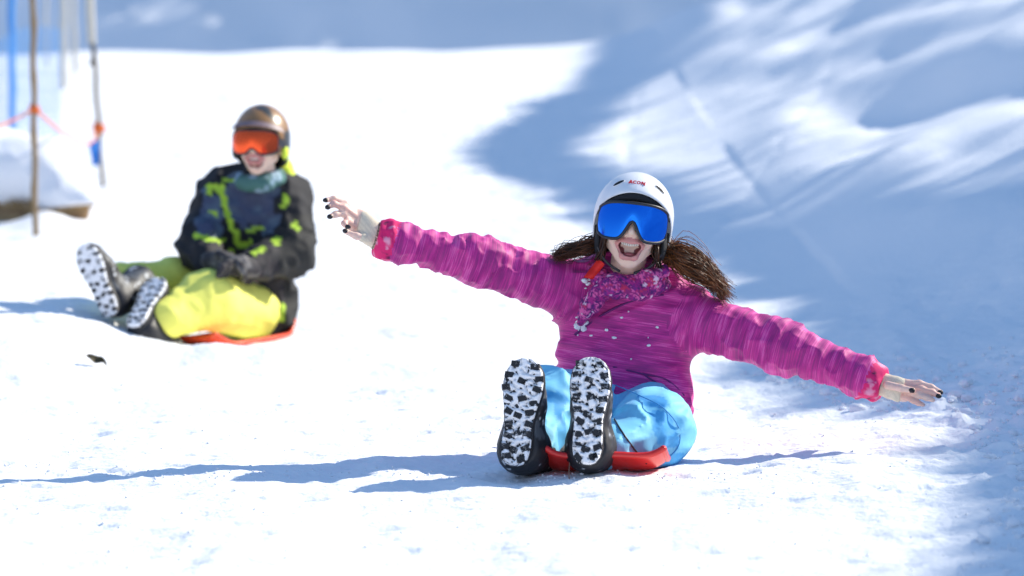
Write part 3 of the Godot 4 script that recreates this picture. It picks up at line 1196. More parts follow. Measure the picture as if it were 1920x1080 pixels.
	sc.warp = func(p): return 0.010 * n_mid.get_noise_3dv(p * 32.0) + 0.004 * n_mid.get_noise_3dv(p * 85.0)
	var ring := []
	var rad := []
	var nc := at(1176, 521, 8.56)
	for k in 13:
		var a := TAU * k / 12.0
		ring.append(nc + Vector3(sin(a) * 0.090, 0.004 * sin(a * 3.0) - 0.020 * cos(a) - 0.012 * sin(a), cos(a) * 0.075))
		rad.append(0.026)
	sc.chain(ring, rad)
	sc.add(at(1140, 538, 8.475), at(1105, 572, 8.505), 0.030, 0.024)
	sc.add(at(1105, 572, 8.505), at(1088, 606, 8.515), 0.024, 0.010)
	sc.add(at(1160, 540, 8.47), at(1205, 548, 8.48), 0.030, 0.022)
	sc.add(at(1215, 520, 8.48), at(1242, 512, 8.50), 0.026, 0.020)
	var cell := FastNoiseLite.new()
	cell.noise_type = FastNoiseLite.TYPE_CELLULAR
	cell.cellular_return_type = FastNoiseLite.RETURN_CELL_VALUE
	cell.frequency = 1.0
	cell.seed = 5
	var osc: Dictionary = sc.net(0.0045)
	var dyes := [Color(0.16, 0.010, 0.18), Color(0.20, 0.012, 0.20), Color(0.42, 0.015, 0.20), Color(0.10, 0.008, 0.13), Color(0.72, 0.10, 0.34), Color(0.30, 0.012, 0.16), Color(0.55, 0.02, 0.10), Color(0.16, 0.010, 0.18)]
	put("scarf", net_mesh(osc[0], base, func(p, _n):
		var a := (cell.get_noise_3dv(p * 52.0) + 1.0) * 0.5
		var c: Color = dyes[clampi(int(a * 8.0), 0, 7)]
		if n_fine.get_noise_3dv(p * 50.0) > 0.40:
			c = Color(0.78, 0.50, 0.64)
		return c), M.cloth_colors, o)
	var red := Shape.new()
	red.grid(8, 10, func(u, v):
		var a := at(1094, 520, 8.52).lerp(at(1122, 484, 8.50), v)
		var b := at(1112, 524, 8.50).lerp(at(1134, 496, 8.48), v)
		return a.lerp(b, u) + Vector3(0, 0, 0.012 * sin(PI * u) + 0.004 * sin(v * 9.0)))
	put("collar_lining", red.done(base), M.red_cloth, jacket)

	# fingerless cream gloves with a dark band
	var gl := Solid.new()
	gl.k = 0.008
	gl.amp = 0.002
	gl.warp = func(p): return 0.002 * n_mid.get_noise_3dv(p * 60.0)
	gl.add(at(716, 452, 8.50), at(677, 421, 8.49), 0.034, 0.0395, 0, z, 0.56)
	gl.add(at(692, 446, 8.485), at(680, 444, 8.475), 0.017, 0.0155, 0)
	gl.planes.append([ld, ld.dot(at(669, 424, 8.49))])
	var gr := Solid.new()
	gr.k = 0.008
	gr.amp = 0.002
	gr.warp = gl.warp
	gr.add(at(1640, 715, 8.435), at(1686, 731, 8.40), 0.031, 0.0345, 0, z, 0.56)
	gr.planes.append([rd, rd.dot(at(1694, 733, 8.40))])
	for g in [[gl, ld, la[0]], [gr, rd, ra[0]]]:
		var og: Dictionary = g[0].net(0.0035)
		var d: Vector3 = g[1]
		var bandat := d.dot(at(703, 446, 8.5)) if g[0] == gl else d.dot(at(1700, 733, 8.4)) + 1.0
		put("fingerless_glove", net_mesh(og[0], base, func(p, _n):
			var e: float = d.dot(p) - bandat
			var rib := 0.92 + 0.08 * sin(e * 1400.0)
			if absf(e) < 0.0025 or absf(e + 0.009) < 0.0018:
				return Color(0.16, 0.12, 0.08)
			return Color(0.80, 0.69, 0.52) * rib), M.cloth_colors, o)

	# blue snow trousers
	var t := Solid.new()
	t.k = 0.05
	t.amp = 0.018
	t.warp = func(p): return 0.006 - 0.014 * pow(1.0 - absf(n_big.get_noise_3dv(Vector3(p.x * 8.0 + p.y * 5.0, p.y * 10.0 - p.x * 5.0, p.z * 6.0))), 3.0) + 0.003 * n_mid.get_noise_3dv(Vector3(p.x * 26.0 - p.y * 20.0, p.y * 34.0, p.z * 12.0))
	t.add(at(1150, 775, 8.64), at(1190, 780, 8.64), 0.125, 0.125)
	t.chain([at(1205, 790, 8.60), at(1226, 806, 8.32), at(1142, 842, 8.15)], [0.118, 0.098, 0.052])
	t.chain([at(1110, 775, 8.62), at(1028, 757, 8.36), at(1004, 850, 8.15)], [0.118, 0.092, 0.052])
	var ott: Dictionary = t.net(0.0075)
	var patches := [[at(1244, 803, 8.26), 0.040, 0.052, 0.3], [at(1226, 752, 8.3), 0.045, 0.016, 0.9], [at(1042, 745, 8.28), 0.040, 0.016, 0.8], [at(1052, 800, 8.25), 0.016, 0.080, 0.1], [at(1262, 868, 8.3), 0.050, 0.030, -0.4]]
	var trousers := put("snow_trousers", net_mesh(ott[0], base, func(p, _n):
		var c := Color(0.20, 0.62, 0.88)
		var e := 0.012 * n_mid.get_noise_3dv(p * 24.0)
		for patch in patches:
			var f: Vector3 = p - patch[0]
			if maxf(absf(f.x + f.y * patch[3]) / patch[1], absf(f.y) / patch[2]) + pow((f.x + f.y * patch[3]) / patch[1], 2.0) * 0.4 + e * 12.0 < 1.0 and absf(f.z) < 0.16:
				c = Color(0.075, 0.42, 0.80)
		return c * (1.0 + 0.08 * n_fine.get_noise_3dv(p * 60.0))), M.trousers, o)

	for e in [[[1158, 726], [1196, 740], [1240, 762], [1270, 800], [1268, 838], [1238, 862], [1208, 872]]]:
		var pts := []
		for q in e:
			var w := at(q[0], q[1], 8.3)
			pts.append(t.front(w.x, w.y))
		var pth := curve(pts, 24)
		var sm := Shape.new()
		sm.tube(pth, even(pth.size(), 0.0016, 0.0016), 5)
		put("seam", sm.done(base), M.seam, trousers)

	# boots, soles to the slope below
	var tilt := Basis(Vector3.RIGHT, deg_to_rad(-11.0))
	boot(o, base, Transform3D(Basis(Vector3.UP, deg_to_rad(-13.0)) * Basis(Vector3.BACK, deg_to_rad(-4.5)) * tilt, at(963, 873, 7.99)), 1.0, 0.62, 3.0)
	boot(o, base, Transform3D(Basis(Vector3.UP, deg_to_rad(-7.0)) * Basis(Vector3.BACK, deg_to_rad(-2.0)) * tilt, at(1099, 871, 7.99)), 1.0, 0.66, 8.0)

	# helmet
	var mid := Vector3(0, 0.030, -0.012)
	var helmet := put("helmet", helmet_shell(head, base, 0.112, 0.126, 0.134, mid, 0.094, -0.045, -0.075, 0.95, 0.0), M.helmet_white, o)
	put("lining", helmet_shell(head, base, 0.1055, 0.119, 0.127, mid, 0.094, -0.050, -0.075, 0.86, 0.020), M.foam, helmet)
	for e in [[1160, 341, 9.0], [1237, 353, -22.0]]:
		var w := at(e[0], e[1], 8.4)
		var q := head.affine_inverse() * w - mid
		var r := 1.0 - pow(q.x / 0.112, 2.0) - pow(q.y / 0.126, 2.0)
		q.z = 0.134 * sqrt(maxf(r, 0.02))
		var nn := (head.basis * Vector3(q.x / 0.0125, q.y / 0.0159, q.z / 0.018)).normalized()
		var side := (Basis(Vector3.BACK, deg_to_rad(e[2])) * Vector3.RIGHT)
		side = (side - nn * side.dot(nn)).normalized()
		var fr := Transform3D(Basis(side, nn.cross(side), nn), head * (q + mid))
		var hole := Shape.new()
		hole.ball(fr * Transform3D(Basis().scaled(Vector3(0.0170, 0.0066, 0.0036)), Vector3.ZERO), 8, 20)
		put("vent", hole.done(base), M.foam, helmet)
		var lip := Shape.new()
		var lp := PackedVector3Array()
		for k in 25:
			lp.append(fr * Vector3(0.0178 * cos(TAU * k / 24.0), 0.0074 * sin(TAU * k / 24.0), 0.0008 - 0.0012 * pow(cos(TAU * k / 24.0), 2.0)))
		lip.tube(lp, even(25, 0.0011, 0.0011), 6, false)
		put("vent_edge", lip.done(base), M.helmet_white, helmet)
	var word := TextMesh.new()
	word.text = "ACON"
	var font := SystemFont.new()
	font.font_names = PackedStringArray(["Droid Sans"])
	font.font_weight = 700
	word.font = font
	word.font_size = 16
	word.pixel_size = 0.00105
	word.depth = 0.004
	var lt := put("lettering", word, M.red_print, helmet)
	var lq := Vector3(0.0, 0.118, 0)
	lq.z = 0.134 * sqrt(1.0 - pow((lq.y - mid.y) / 0.126, 2.0)) + mid.z
	var lnn := Vector3(0, (lq.y - mid.y) / 0.0159, (lq.z - mid.z) / 0.018).normalized()
	lt.transform = Transform3D(head.basis * Basis(Vector3.RIGHT, lnn.cross(Vector3.RIGHT), lnn) * Basis(Vector3.BACK, deg_to_rad(-3.0)), head * (lq - lnn * 0.0015) - base)
	for e in [-1.0, 1.0]:
		var st := Shape.new()
		var pts := curve([head * Vector3(e * 0.096, -0.03, 0.015), head * Vector3(e * 0.090, -0.065, 0.02), head * Vector3(e * 0.062, -0.105, 0.02), head * Vector3(e * 0.02, -0.128, 0.022)], 14)
		st.tube(pts, even(pts.size(), 0.004, 0.004), 6)
		put("chin_strap", st.done(base), M.frame, helmet)
		var ear := Shape.new()
		ear.ball(head * Transform3D(Basis().scaled(Vector3(0.012, 0.040, 0.036)), Vector3(e * 0.090, -0.045, -0.005)), 10, 14)
		put("ear_pad", ear.done(base), M.foam, helmet)
	goggles(o, head, base, 1.06, 0.057, -0.046, 0.052, 0.119, M.lens_blue)

	# long hair blown out on both sides
	var hair := Shape.new()
	for k in 480:
		var f := rng.randf()
		hair.tint = Color(0.055, 0.023, 0.013).lerp(Color(0.24, 0.09, 0.035), pow(rng.randf(), 1.6))
		var st := at(1128 + rng.randfn(0, 5), 452 + rng.randfn(0, 11), 8.53 + rng.randfn(0, 0.015))
		var m1 := at(1098 + rng.randfn(0, 6), 463 + rng.randfn(0, 8), 8.53 + rng.randfn(0, 0.02))
		var m2 := at(1066 + rng.randfn(0, 8), 472 + rng.randfn(0, 7), 8.54 + rng.randfn(0, 0.02))
		var en := at(1036 + f * 26.0 + rng.randfn(0, 4), 480 + rng.randfn(0, 5), 8.55 + rng.randfn(0, 0.02))
		var pts := curve([st, m1, m2, en], 9)
		hair.tube(pts, even(pts.size(), 0.0010, 0.0005), 4, false)
	for k in 900:
		var f := rng.randf()
		hair.tint = Color(0.07, 0.028, 0.014).lerp(Color(0.42, 0.15, 0.045), pow(rng.randf(), 1.4))
		var st := at(1247 + rng.randfn(0, 5), 470 + rng.randfn(0, 13), 8.53 + rng.randfn(0, 0.015))
		var lift := rng.randfn(0, 1.0 if k % 20 else 2.0)
		var m1 := at(1276 + rng.randfn(0, 5), 482 + lift * 13.0, 8.52 + rng.randfn(0, 0.02))
		var m2 := at(1312 + rng.randfn(0, 6), 500 + lift * 13.0, 8.53 + rng.randfn(0, 0.02))
		var m3 := at(1338 + rng.randfn(0, 5), 522 + lift * 10.0, 8.55 + rng.randfn(0, 0.02))
		var en := m3.lerp(at(1364 + rng.randfn(0, 9), 552 + lift * 12.0, 8.56 + rng.randfn(0, 0.02)), 1.0 - f * 0.8)
		var pts := curve([st, m1, m2, m3, en], 12)
		hair.tube(pts, even(pts.size(), 0.0010, 0.0005), 4, false)
	for k in 26:   # locks framing the face
		var e := -1.0 if k % 2 else 1.0
		hair.tint = Color(0.028, 0.012, 0.008).lerp(Color(0.12, 0.04, 0.015), rng.randf() * 0.6)
		var st: Vector3 = head * Vector3(e * (0.076 + rng.randfn(0, 0.004)), -0.03, 0.03 + rng.randfn(0, 0.01))
		var m1: Vector3 = head * Vector3(e * (0.074 + rng.randfn(0, 0.005)), -0.07, 0.03 + rng.randfn(0, 0.01))
		var en: Vector3 = head * Vector3(e * (0.085 + rng.randfn(0, 0.01)), -0.105, 0.01 + rng.randfn(0, 0.01))
		var pts := curve([st, m1, en], 8)
		hair.tube(pts, even(pts.size(), 0.004, 0.002), 4, false)
	put("hair", hair.done(base, true), M.hair, o)

	# sled, its leash and the loop of cord behind
	var where := ground_at(at(1118, 900, 8.42).x, -8.42) + Vector3(0, 0.004, 0)
	sled(where, deg_to_rad(2.0), atan(0.078), 0.185, 0.72, "glossy red plastic sled under the magenta-jacketed rider", M.sled_red, "plastic sleds")
	var c1p := []
	for q in [[1152, 786], [1160, 800], [1172, 818], [1188, 840], [1203, 858]]:
		var w := at(q[0], q[1], 8.2)
		c1p.append(t.front(w.x, w.y) + Vector3(0, 0, 0.004))
	c1p.append(at(1212, 869, 8.10))
	var c1 := curve(c1p, 24)
	var sh := Shape.new()
	sh.tube(c1, even(c1.size(), 0.0026, 0.0026), 6)
	var cord := put("leash_cord", sh.done(base), M.frame)
	cord.position = base
	tag(cord, "thin black cord running from boot across blue trousers to sled", "cord")
	var c2 := curve([at(1283, 868, 8.40), at(1296, 884, 8.38), at(1314, 903, 8.36), at(1300, 898, 8.36), at(1285, 893, 8.37), at(1286, 870, 8.40)], 30)
	var sh2 := Shape.new()
	sh2.tube(c2, even(c2.size(), 0.0014, 0.0014), 5)
	var string := put("pull_string", sh2.done(base), M.string)
	string.position = base
	tag(string, "thin brown string looped on the snow beside blue trousers", "string")
	var c3 := curve([at(1068, 868, 8.05), at(1068, 900, 8.0), at(1085, 922, 7.97), at(1110, 927, 7.965), at(1140, 910, 7.98)], 24)
	var sh3 := Shape.new()
	sh3.tube(c3, even(c3.size(), 0.0018, 0.0018), 5)
	var rope := put("tow_string", sh3.done(base), M.string)
	rope.position = base
	tag(rope, "pale string hanging under the boots before the red sled", "string")


# ---------------------------------------------------------------- the rider behind
func gloved_hand(s: Solid, wrist: Vector3, palm: Vector3, spread: Vector3, curl: Vector3) -> void:
	var d := (palm - wrist).normalized()
	s.add(wrist, palm, 0.040, 0.044)
	for k in 4:
		var f := (k - 1.5) / 1.5
		var a := palm + spread * (f * 0.030) + d * 0.02
		var long := 0.034 + 0.006 * (1.0 - absf(f))
		s.chain([a, a + d * long + curl * 0.008, a + d * long * 1.7 + curl * 0.030, a + d * long * 1.8 + curl * 0.055], [0.0155, 0.0145, 0.0135, 0.011])
	var th := wrist.lerp(palm, 0.4) + spread * 0.03
	s.chain([th, th + spread * 0.028 + d * 0.03, th + spread * 0.03 + d * 0.06 + curl * 0.012], [0.019, 0.017, 0.013])


func near_segment(p: Vector2, a: Vector2, b: Vector2) -> float:
	var t := clampf((p - a).dot(b - a) / maxf((b - a).length_squared(), 1e-6), 0.0, 1.0)
	return p.distance_to(a.lerp(b, t))


func build_follower() -> void:
	var base := ground_at(at(470, 620, 12.0).x, -12.0)
	var o := thing("person", base, "smiling rider in black and lime patterned jacket and yellow trousers, hands in lap", "person")
	var head := Transform3D(Basis(Vector3.BACK, deg_to_rad(-1.5)) * Basis(Vector3.UP, deg_to_rad(-12.0)), at(489, 272, 11.9))
	var s := Solid.new()
	s.k = 0.014
	head_shape(s, head, 0.35)
	var o1: Dictionary = s.net(0.0065)
	var list := []
	for r in o1:
		list.append(net_mesh(o1[r], base, skin_paint(head, Color(0.88, 0.60, 0.46) if r == 0 else Color(0.66, 0.27, 0.24))))
	var trunk := Solid.new()
	trunk.add(at(488, 345, 11.97), at(482, 380, 12.02), 0.055, 0.08)
	trunk.add(at(478, 400, 12.03), at(480, 570, 12.06), 0.10, 0.11)
	trunk.chain([at(412, 372, 12.05), at(374, 462, 11.88), at(392, 492, 11.74)], [0.055, 0.045, 0.034])
	trunk.chain([at(536, 378, 12.05), at(546, 470, 11.93), at(472, 500, 11.72)], [0.055, 0.045, 0.034])
	var otr: Dictionary = trunk.net(0.018)
	list.append(net_mesh(otr[0], base, func(_p, _n): return Color(0.66, 0.42, 0.33)))
	var body := put("body", join(list), M.skin, o)
	var te := Shape.new()
	te.ball(head * Transform3D(Basis().scaled(Vector3(0.020, 0.005, 0.005)), Vector3(0, -0.057, 0.083)), 6, 12)
	put("teeth", te.done(base), M.teeth, body)

	var j := Solid.new()
	j.k = 0.06
	j.amp = 0.024
	j.warp = func(p): return 0.010 - 0.024 * pow(1.0 - absf(n_big.get_noise_3dv(Vector3(p.x * 6.0 + p.y * 4.0, p.y * 8.0 - p.x * 3.0, p.z * 5.0))), 3.0) + 0.006 * n_mid.get_noise_3dv(p * 18.0)
	var z := Vector3.BACK
	j.add(at(478, 560, 12.08), at(470, 430, 12.05), 0.165, 0.185, 0, z, 0.7)
	j.add(at(470, 430, 12.05), at(474, 372, 12.05), 0.185, 0.140, 0, z, 0.7)
	j.add(at(425, 362, 12.05), at(525, 366, 12.05), 0.090, 0.090)
	j.add(at(484, 362, 12.0), at(487, 340, 11.97), 0.080, 0.070)
	j.add(at(505, 590, 12.06), at(512, 608, 12.04), 0.075, 0.066)
	j.chain([at(412, 372, 12.05), at(374, 462, 11.88), at(392, 492, 11.74)], [0.098, 0.080, 0.058], 1)
	j.chain([at(536, 378, 12.05), at(546, 470, 11.93), at(472, 500, 11.72)], [0.102, 0.086, 0.060], 2)
	var oj: Dictionary = j.net(0.012)
	var lime := [[419, 338, 440, 337, 4], [389, 350, 392, 366, 4], [392, 348, 412, 355, 5], [415, 348, 415, 368, 5], [418, 369, 436, 430, 5], [373, 443, 417, 452, 5], [443, 438, 447, 461, 6], [450, 459, 470, 455, 5], [398, 395, 402, 402, 4], [556, 420, 560, 428, 4], [466, 436, 488, 425, 4], [535, 369, 529, 387, 5], [521, 452, 523, 452, 7], [431, 469, 434, 469, 5], [484, 475, 500, 468, 5], [402, 560, 404, 562, 3], [505, 575, 520, 600, 5], [528, 575, 530, 600, 4]]
	var mark := at(470, 420, 11.9)
	var chest := func(p, _n):
		var x: float = 470.0 + (p.x - mark.x) * 480.0      # the print lies flat over the front, 480 units to the metre
		var y: float = 420.0 - (p.y - mark.y) * 480.0
		var q := Vector2(x, y) + Vector2(n_mid.get_noise_3dv(p * 30.0), n_mid.get_noise_3dv(p * 30.0 + Vector3.ONE * 9.0)) * 6.0
		var c := Color(0.010, 0.010, 0.014)
		var a := n_mid.get_noise_3dv(p * 22.0)
		var slate := maxf(1.0 - Vector2((q.x - 472) / 62.0, (q.y - 385) / 60.0).length(), 1.0 - Vector2((q.x - 394) / 26.0, (q.y - 405) / 52.0).length())
		if slate + a * 0.6 > 0.12:
			c = Color(0.055, 0.070, 0.125).lerp(Color(0.10, 0.14, 0.19), clampf(a * 2.0, 0.0, 1.0))
		if y > 460.0 and a > -0.1:
			c = Color(0.020, 0.019, 0.022)
		if x > 530.0 and y > 400.0:
			c = Color(0.014, 0.013, 0.015)
		for l in lime:
			if near_segment(q, Vector2(l[0], l[1]), Vector2(l[2], l[3])) < l[4]:
				c = Color(0.42, 0.62, 0.04)
		return c
	var jacket: MeshInstance3D = put("jacket", net_mesh(oj[0], base, chest), M.cloth_colors, o)
	for r in [1, 2]:
		put("sleeve", net_mesh(oj[r], base, chest), M.cloth_colors, jacket)
	# lime hood lying behind the neck, teal gaiter under the chin
	var hd := Solid.new()
	hd.k = 0.03
	hd.amp = 0.008
	hd.warp = func(p): return 0.008 * n_mid.get_noise_3dv(p * 22.0)
	hd.chain([at(455, 335, 12.12), at(490, 318, 12.16), at(522, 318, 12.10), at(538, 332, 12.02)], [0.045, 0.055, 0.050, 0.040])
	var oh: Dictionary = hd.net(0.009)
	put("hood", net_mesh(oh[0], base), M.lime, jacket)
	var ga := Solid.new()
	ga.k = 0.02
	ga.amp = 0.006
	ga.warp = func(p): return 0.006 * n_mid.get_noise_3dv(p * 35.0)
	var ring := []
	var rad := []
	for k in 13:
		var a := TAU * k / 12.0
		ring.append(at(487, 336, 11.95) + Vector3(sin(a) * 0.070, -0.016 * cos(a) + 0.008 * sin(a), cos(a) * 0.068))
		rad.append(0.028)
	ga.chain(ring, rad)
	ga.add(at(470, 345, 11.88), at(500, 345, 11.88), 0.03, 0.03)
	var og: Dictionary = ga.net(0.008)
	put("neck_gaiter", net_mesh(og[0], base, func(p, _n):
		var a := n_mid.get_noise_3dv(p * 26.0)
		return Color(0.07, 0.17, 0.15).lerp(Color(0.30, 0.42, 0.52), clampf(a * 4.0, 0.0, 1.0))), M.cloth_colors, o)
	# gloves resting on the knees
	var ga1 := Solid.new()
	ga1.k = 0.012
	gloved_hand(ga1, at(392, 490, 11.72), at(425, 492, 11.64), Vector3(0, 0.5, 0.85).normalized(), Vector3(0.3, -0.9, 0.3))
	var ga2 := Solid.new()
	ga2.k = 0.012
	gloved_hand(ga2, at(478, 503, 11.70), at(447, 499, 11.62), Vector3(0, 0.5, 0.85).normalized(), Vector3(-0.3, -0.9, 0.3))
	for g in [ga1, ga2]:
		var ogl: Dictionary = g.net(0.006)
		put("glove", net_mesh(ogl[0], base, func(p, _n): return Color(0.028, 0.027, 0.030).lerp(Color(0.16, 0.15, 0.15), clampf(n_mid.get_noise_3dv(p * 30.0) * 2.0, 0.0, 1.0))), M.cloth_colors, o)
	# yellow trousers
	var t := Solid.new()
	t.k = 0.05
	t.amp = 0.012
	t.warp = func(p): return 0.009 * n_mid.get_noise_3dv(Vector3(p.x * 16.0, p.y * 12.0, p.z * 8.0)) + 0.007 * n_mid.get_noise_3dv(Vector3(p.x * 28.0 + p.y * 20.0, p.y * 22.0, p.z * 10.0))
	t.add(at(455, 585, 12.06), at(488, 590, 12.06), 0.112, 0.105)
	t.chain([at(432, 562, 12.04), at(330, 524, 11.90), at(222, 524, 11.66)], [0.110, 0.078, 0.066])
	t.chain([at(462, 582, 11.98), at(390, 562, 11.60), at(312, 598, 11.44)], [0.118, 0.108, 0.080])
	var ott: Dictionary = t.net(0.0115)
	put("snow_trousers", net_mesh(ott[0], base), M.yellow, o)
	# boots
	var u := Vector3(-0.38, 0.92, 0.0).normalized()
	var n := Vector3(-0.42, 0.0, 0.9)
	n = (n - u * n.dot(u)).normalized()
	boot(o, base, Transform3D(Basis(u.cross(n), u, n), at(211, 592, 11.42)), 1.0, 1.25, 21.0, Vector3(0.0, 0.09, -0.24))
	u = Vector3(0.24, 0.62, -0.75).normalized()
	n = Vector3(-0.35, 0.5, 0.8)
	n = (n - u * n.dot(u)).normalized()
	boot(o, base, Transform3D(Basis(u.cross(n), u, n), at(250, 612, 11.30)), 1.0, 1.0, 33.0, Vector3(0.02, 0.10, -0.22))
	# helmet and goggles
	var mid := Vector3(0, 0.030, -0.012)
	var hm := put("helmet", helmet_shell(head, base, 0.109, 0.130, 0.134, mid, 0.070, -0.050, -0.080, 0.95, 0.0, func(p):
		var a := n_mid.get_noise_3dv(p * 14.0)
		return Color(0.30, 0.15, 0.05) if a < 0.16 else Color(0.03, 0.03, 0.026)), M.helmet_brown, o)
	put("lining", helmet_shell(head, base, 0.1025, 0.124, 0.127, mid, 0.070, -0.055, -0.080, 0.86, 0.014), M.foam, hm)
	var vis := Shape.new()
	vis.grid(20, 4, func(uu, v):
		var a: float = (uu - 0.5) * 2.2
		return head * (mid + Vector3(sin(a) * (0.112 + 0.012 * v), 0.058 - 0.020 * v - 0.04 * (1.0 - cos(a)), cos(a) * (0.136 + 0.018 * v))), true)
	put("visor", vis.done(base), M.mauve, hm)
	for e in [-1.0, 1.0]:
		var ear := Shape.new()
		ear.ball(head * Transform3D(Basis().scaled(Vector3(0.014, 0.028, 0.026)), Vector3(e * 0.100, -0.028, 0.0)), 8, 12)
		put("ear_pad", ear.done(base), M.foam if e < 0 else M.lime, hm)
	goggles(o, head, base, 1.0, 0.052, -0.042, 0.022, 0.120, M.lens_orange)
	var where := ground_at(at(418, 640, 11.85).x, -11.85) + Vector3(0, -0.02, 0)
	sled(where, deg_to_rad(-25.0), atan(0.07), 0.18, 0.62, "orange-red plastic sled half sunk in snow under the yellow trousers", M.sled_orange, "plastic sleds")


# ---------------------------------------------------------------- course poles, rope, netting, rock
func pole(x0: float, y0: float, x1: float, depth: float, r: float, label: String, m: Material, joints: int, group: String) -> Node3D:
	var foot := at(x0, y0, depth)
	foot.y = height(foot.x, depth) - 0.05
	var top := at(x1, -160, depth)
	var o := thing("course_pole", foot, label, "pole", group)
	var s := Shape.new()
	var pts := PackedVector3Array()
	var rad := PackedFloat32Array()
	for k in 25:
		pts.append((top - foot) * (k / 24.0) + Vector3(0.004 * sin(k * 1.3), 0, 0))
		rad.append(r * (1.0 + (0.22 if joints and k % 4 == 0 else 0.0)))
	s.tube(pts, rad, 9)
	put("shaft", s.done(), m, o)
	return o


func knot(o: Node3D, where: Vector3, r: float, m: Material) -> void:
	var s := Shape.new()
	for k in 5:
		var pts := PackedVector3Array()
		for q in 13:
			var a := TAU * q / 12.0
			pts.append(where - o.position + Vector3(cos(a) * r, (k - 2) * r * 0.35 + 0.3 * r * sin(a + k), sin(a) * r))
		s.tube(pts, even(13, r * 0.3, r * 0.3), 5, false)
	s.ball(Transform3D(Basis().scaled(Vector3(r, r * 0.8, r)), where - o.position + Vector3(r * 0.7, 0, r)), 6, 8)
	put("knot", s.done(), m, o)


func build_course() -> void:
	# a rock under a thick cap of snow
	var rb := at(60, 400, 17.4)
	rb.y = height(rb.x, 17.4)
	var o := thing("snow_capped_rock", rb, "boulder under a thick cap of snow behind the slim bamboo pole", "rock")
	var cap := Solid.new()
	cap.k = 0.16
	cap.amp = 0.03
	cap.warp = func(p): return 0.028 * n_mid.get_noise_3dv(p * 5.0) + 0.008 * n_mid.get_noise_3dv(p * 17.0)
	cap.add(at(-60, 330, 17.6), at(70, 335, 17.6), 0.27, 0.23)
	cap.add(at(70, 335, 17.6), at(150, 366, 17.5), 0.20, 0.11)
	cap.add(at(120, 380, 17.4), at(178, 398, 17.3), 0.10, 0.06)
	cap.add(at(-60, 300, 17.9), at(20, 300, 17.9), 0.22, 0.18)
	cap.planes.append([Vector3(0.10, -1.0, 0.0).normalized(), Vector3(0.10, -1.0, 0.0).normalized().dot(at(30, 397, 17.4))])
	var oc: Dictionary = cap.net(0.022)
	put("snow_cap", net_mesh(oc[0], rb), M.snow, o)
	var rk := Solid.new()
	rk.k = 0.05
	rk.amp = 0.03
	rk.warp = func(p): return 0.03 * n_mid.get_noise_3dv(p * 9.0)
	rk.add(at(-60, 402, 17.50), at(60, 406, 17.50), 0.13, 0.11)
	rk.add(at(110, 392, 17.45), at(152, 394, 17.45), 0.09, 0.06)
	var ork: Dictionary = rk.net(0.022)
	put("rock", net_mesh(ork[0], rb, func(p, _n): return Color(0.20, 0.12, 0.06).lerp(Color(0.42, 0.28, 0.13), clampf(0.5 + 1.5 * n_mid.get_noise_3dv(p * 18.0), 0.0, 1.0))), M.cloth_colors, o)
	var grass := Shape.new()
	for k in 90:
		var w := at(rng.randf_range(8, 62) if k % 2 else rng.randf_range(125, 172), 388 + rng.randf_range(-2, 4), 17.36)
		w.y = maxf(w.y, height(w.x, 17.36))
		grass.tint = Color(0.30, 0.19, 0.08).lerp(Color(0.45, 0.32, 0.15), rng.randf())
		var e := w + Vector3(rng.randfn(0, 0.04), rng.randf_range(0.01, 0.05), rng.randf_range(0.0, 0.05))
		grass.tube(PackedVector3Array([w, w.lerp(e, 0.5) + Vector3(0, 0.012, 0), e]), PackedFloat32Array([0.004, 0.003, 0.001]), 4, false)
	var gm := put("dead_grass", grass.done(rb, true), M.cloth_colors, o)
	gm.set_meta("kind", "stuff")

	# poles
	var a := pole(66, 417, 60, 16.6, 0.0160, "slim brown bamboo pole with an orange knot before the snow-capped boulder", M.bamboo, 1, "course poles")
	knot(a, at(64, 205, 16.6), 0.022, M.orange)
	var b := pole(193, 332, 160, 19.6, 0.0160, "grey pole with thick pale upper sleeve, dark clip and orange knot", M.pale, 0, "course poles")
	var s := Shape.new()
	var t0 := at(172, 82, 19.6) - b.position
	var t1 := at(160, -160, 19.6) - b.position
	s.tube(PackedVector3Array([t0, t0.lerp(t1, 0.5), t1]), PackedFloat32Array([0.027, 0.030, 0.030]), 12)
	put("sleeve", s.done(), M.beige, b)
	var cl := Shape.new()
	cl.tube(curve([at(174, 84, 19.57) - b.position, at(176, 104, 19.55) - b.position, at(170, 122, 19.53) - b.position], 8), even(9, 0.017, 0.012), 7)
	put("clip", cl.done(), M.frame, b)
	knot(b, at(185, 240, 19.58), 0.030, M.orange)
	var fl := Shape.new()
	fl.grid(8, 10, func(u, v):
		var w := at(168, 268, 19.58).lerp(at(188, 262, 19.58), u) + Vector3(0.0, -0.16 * v, 0.02 * sin(v * 7.0 + u * 2.0))
		return w - b.position + Vector3(0.02 * v * (1.0 - u), 0, 0.03))
	put("flag", fl.done(), M.blue_cloth, b)
	pole(118, 272, 121, 26.5, 0.030, "stout pale pole standing behind the grey pole with the clip", M.beige, 0, "course poles")
	pole(142, 262, 130, 27.5, 0.024, "slim pale pole leaning beside the stout pale pole", M.beige, 0, "course poles")
	pole(88, 240, 84, 28.0, 0.014, "slim pale pole rising behind the bamboo pole", M.beige, 0, "course poles")
	pole(24, 236, 20, 23.0, 0.028, "blue post carrying the safety netting", M.blue_post, 0, "course poles")

	# orange rope strung between them
	var r := Shape.new()
	r.tube(curve([at(-40, 246, 16.3), at(0, 236, 16.4), at(40, 218, 16.55), at(64, 206, 16.58), at(85, 222, 16.9), at(110, 243, 17.4), at(150, 268, 18.6), at(172, 266, 19.3), at(185, 242, 19.56)], 60), even(61, 0.007, 0.007), 6)
	var rope := put("course_rope", r.done(a.position), M.rope)
	rope.position = a.position
	tag(rope, "orange rope sagging between the bamboo pole and the grey pole", "rope")

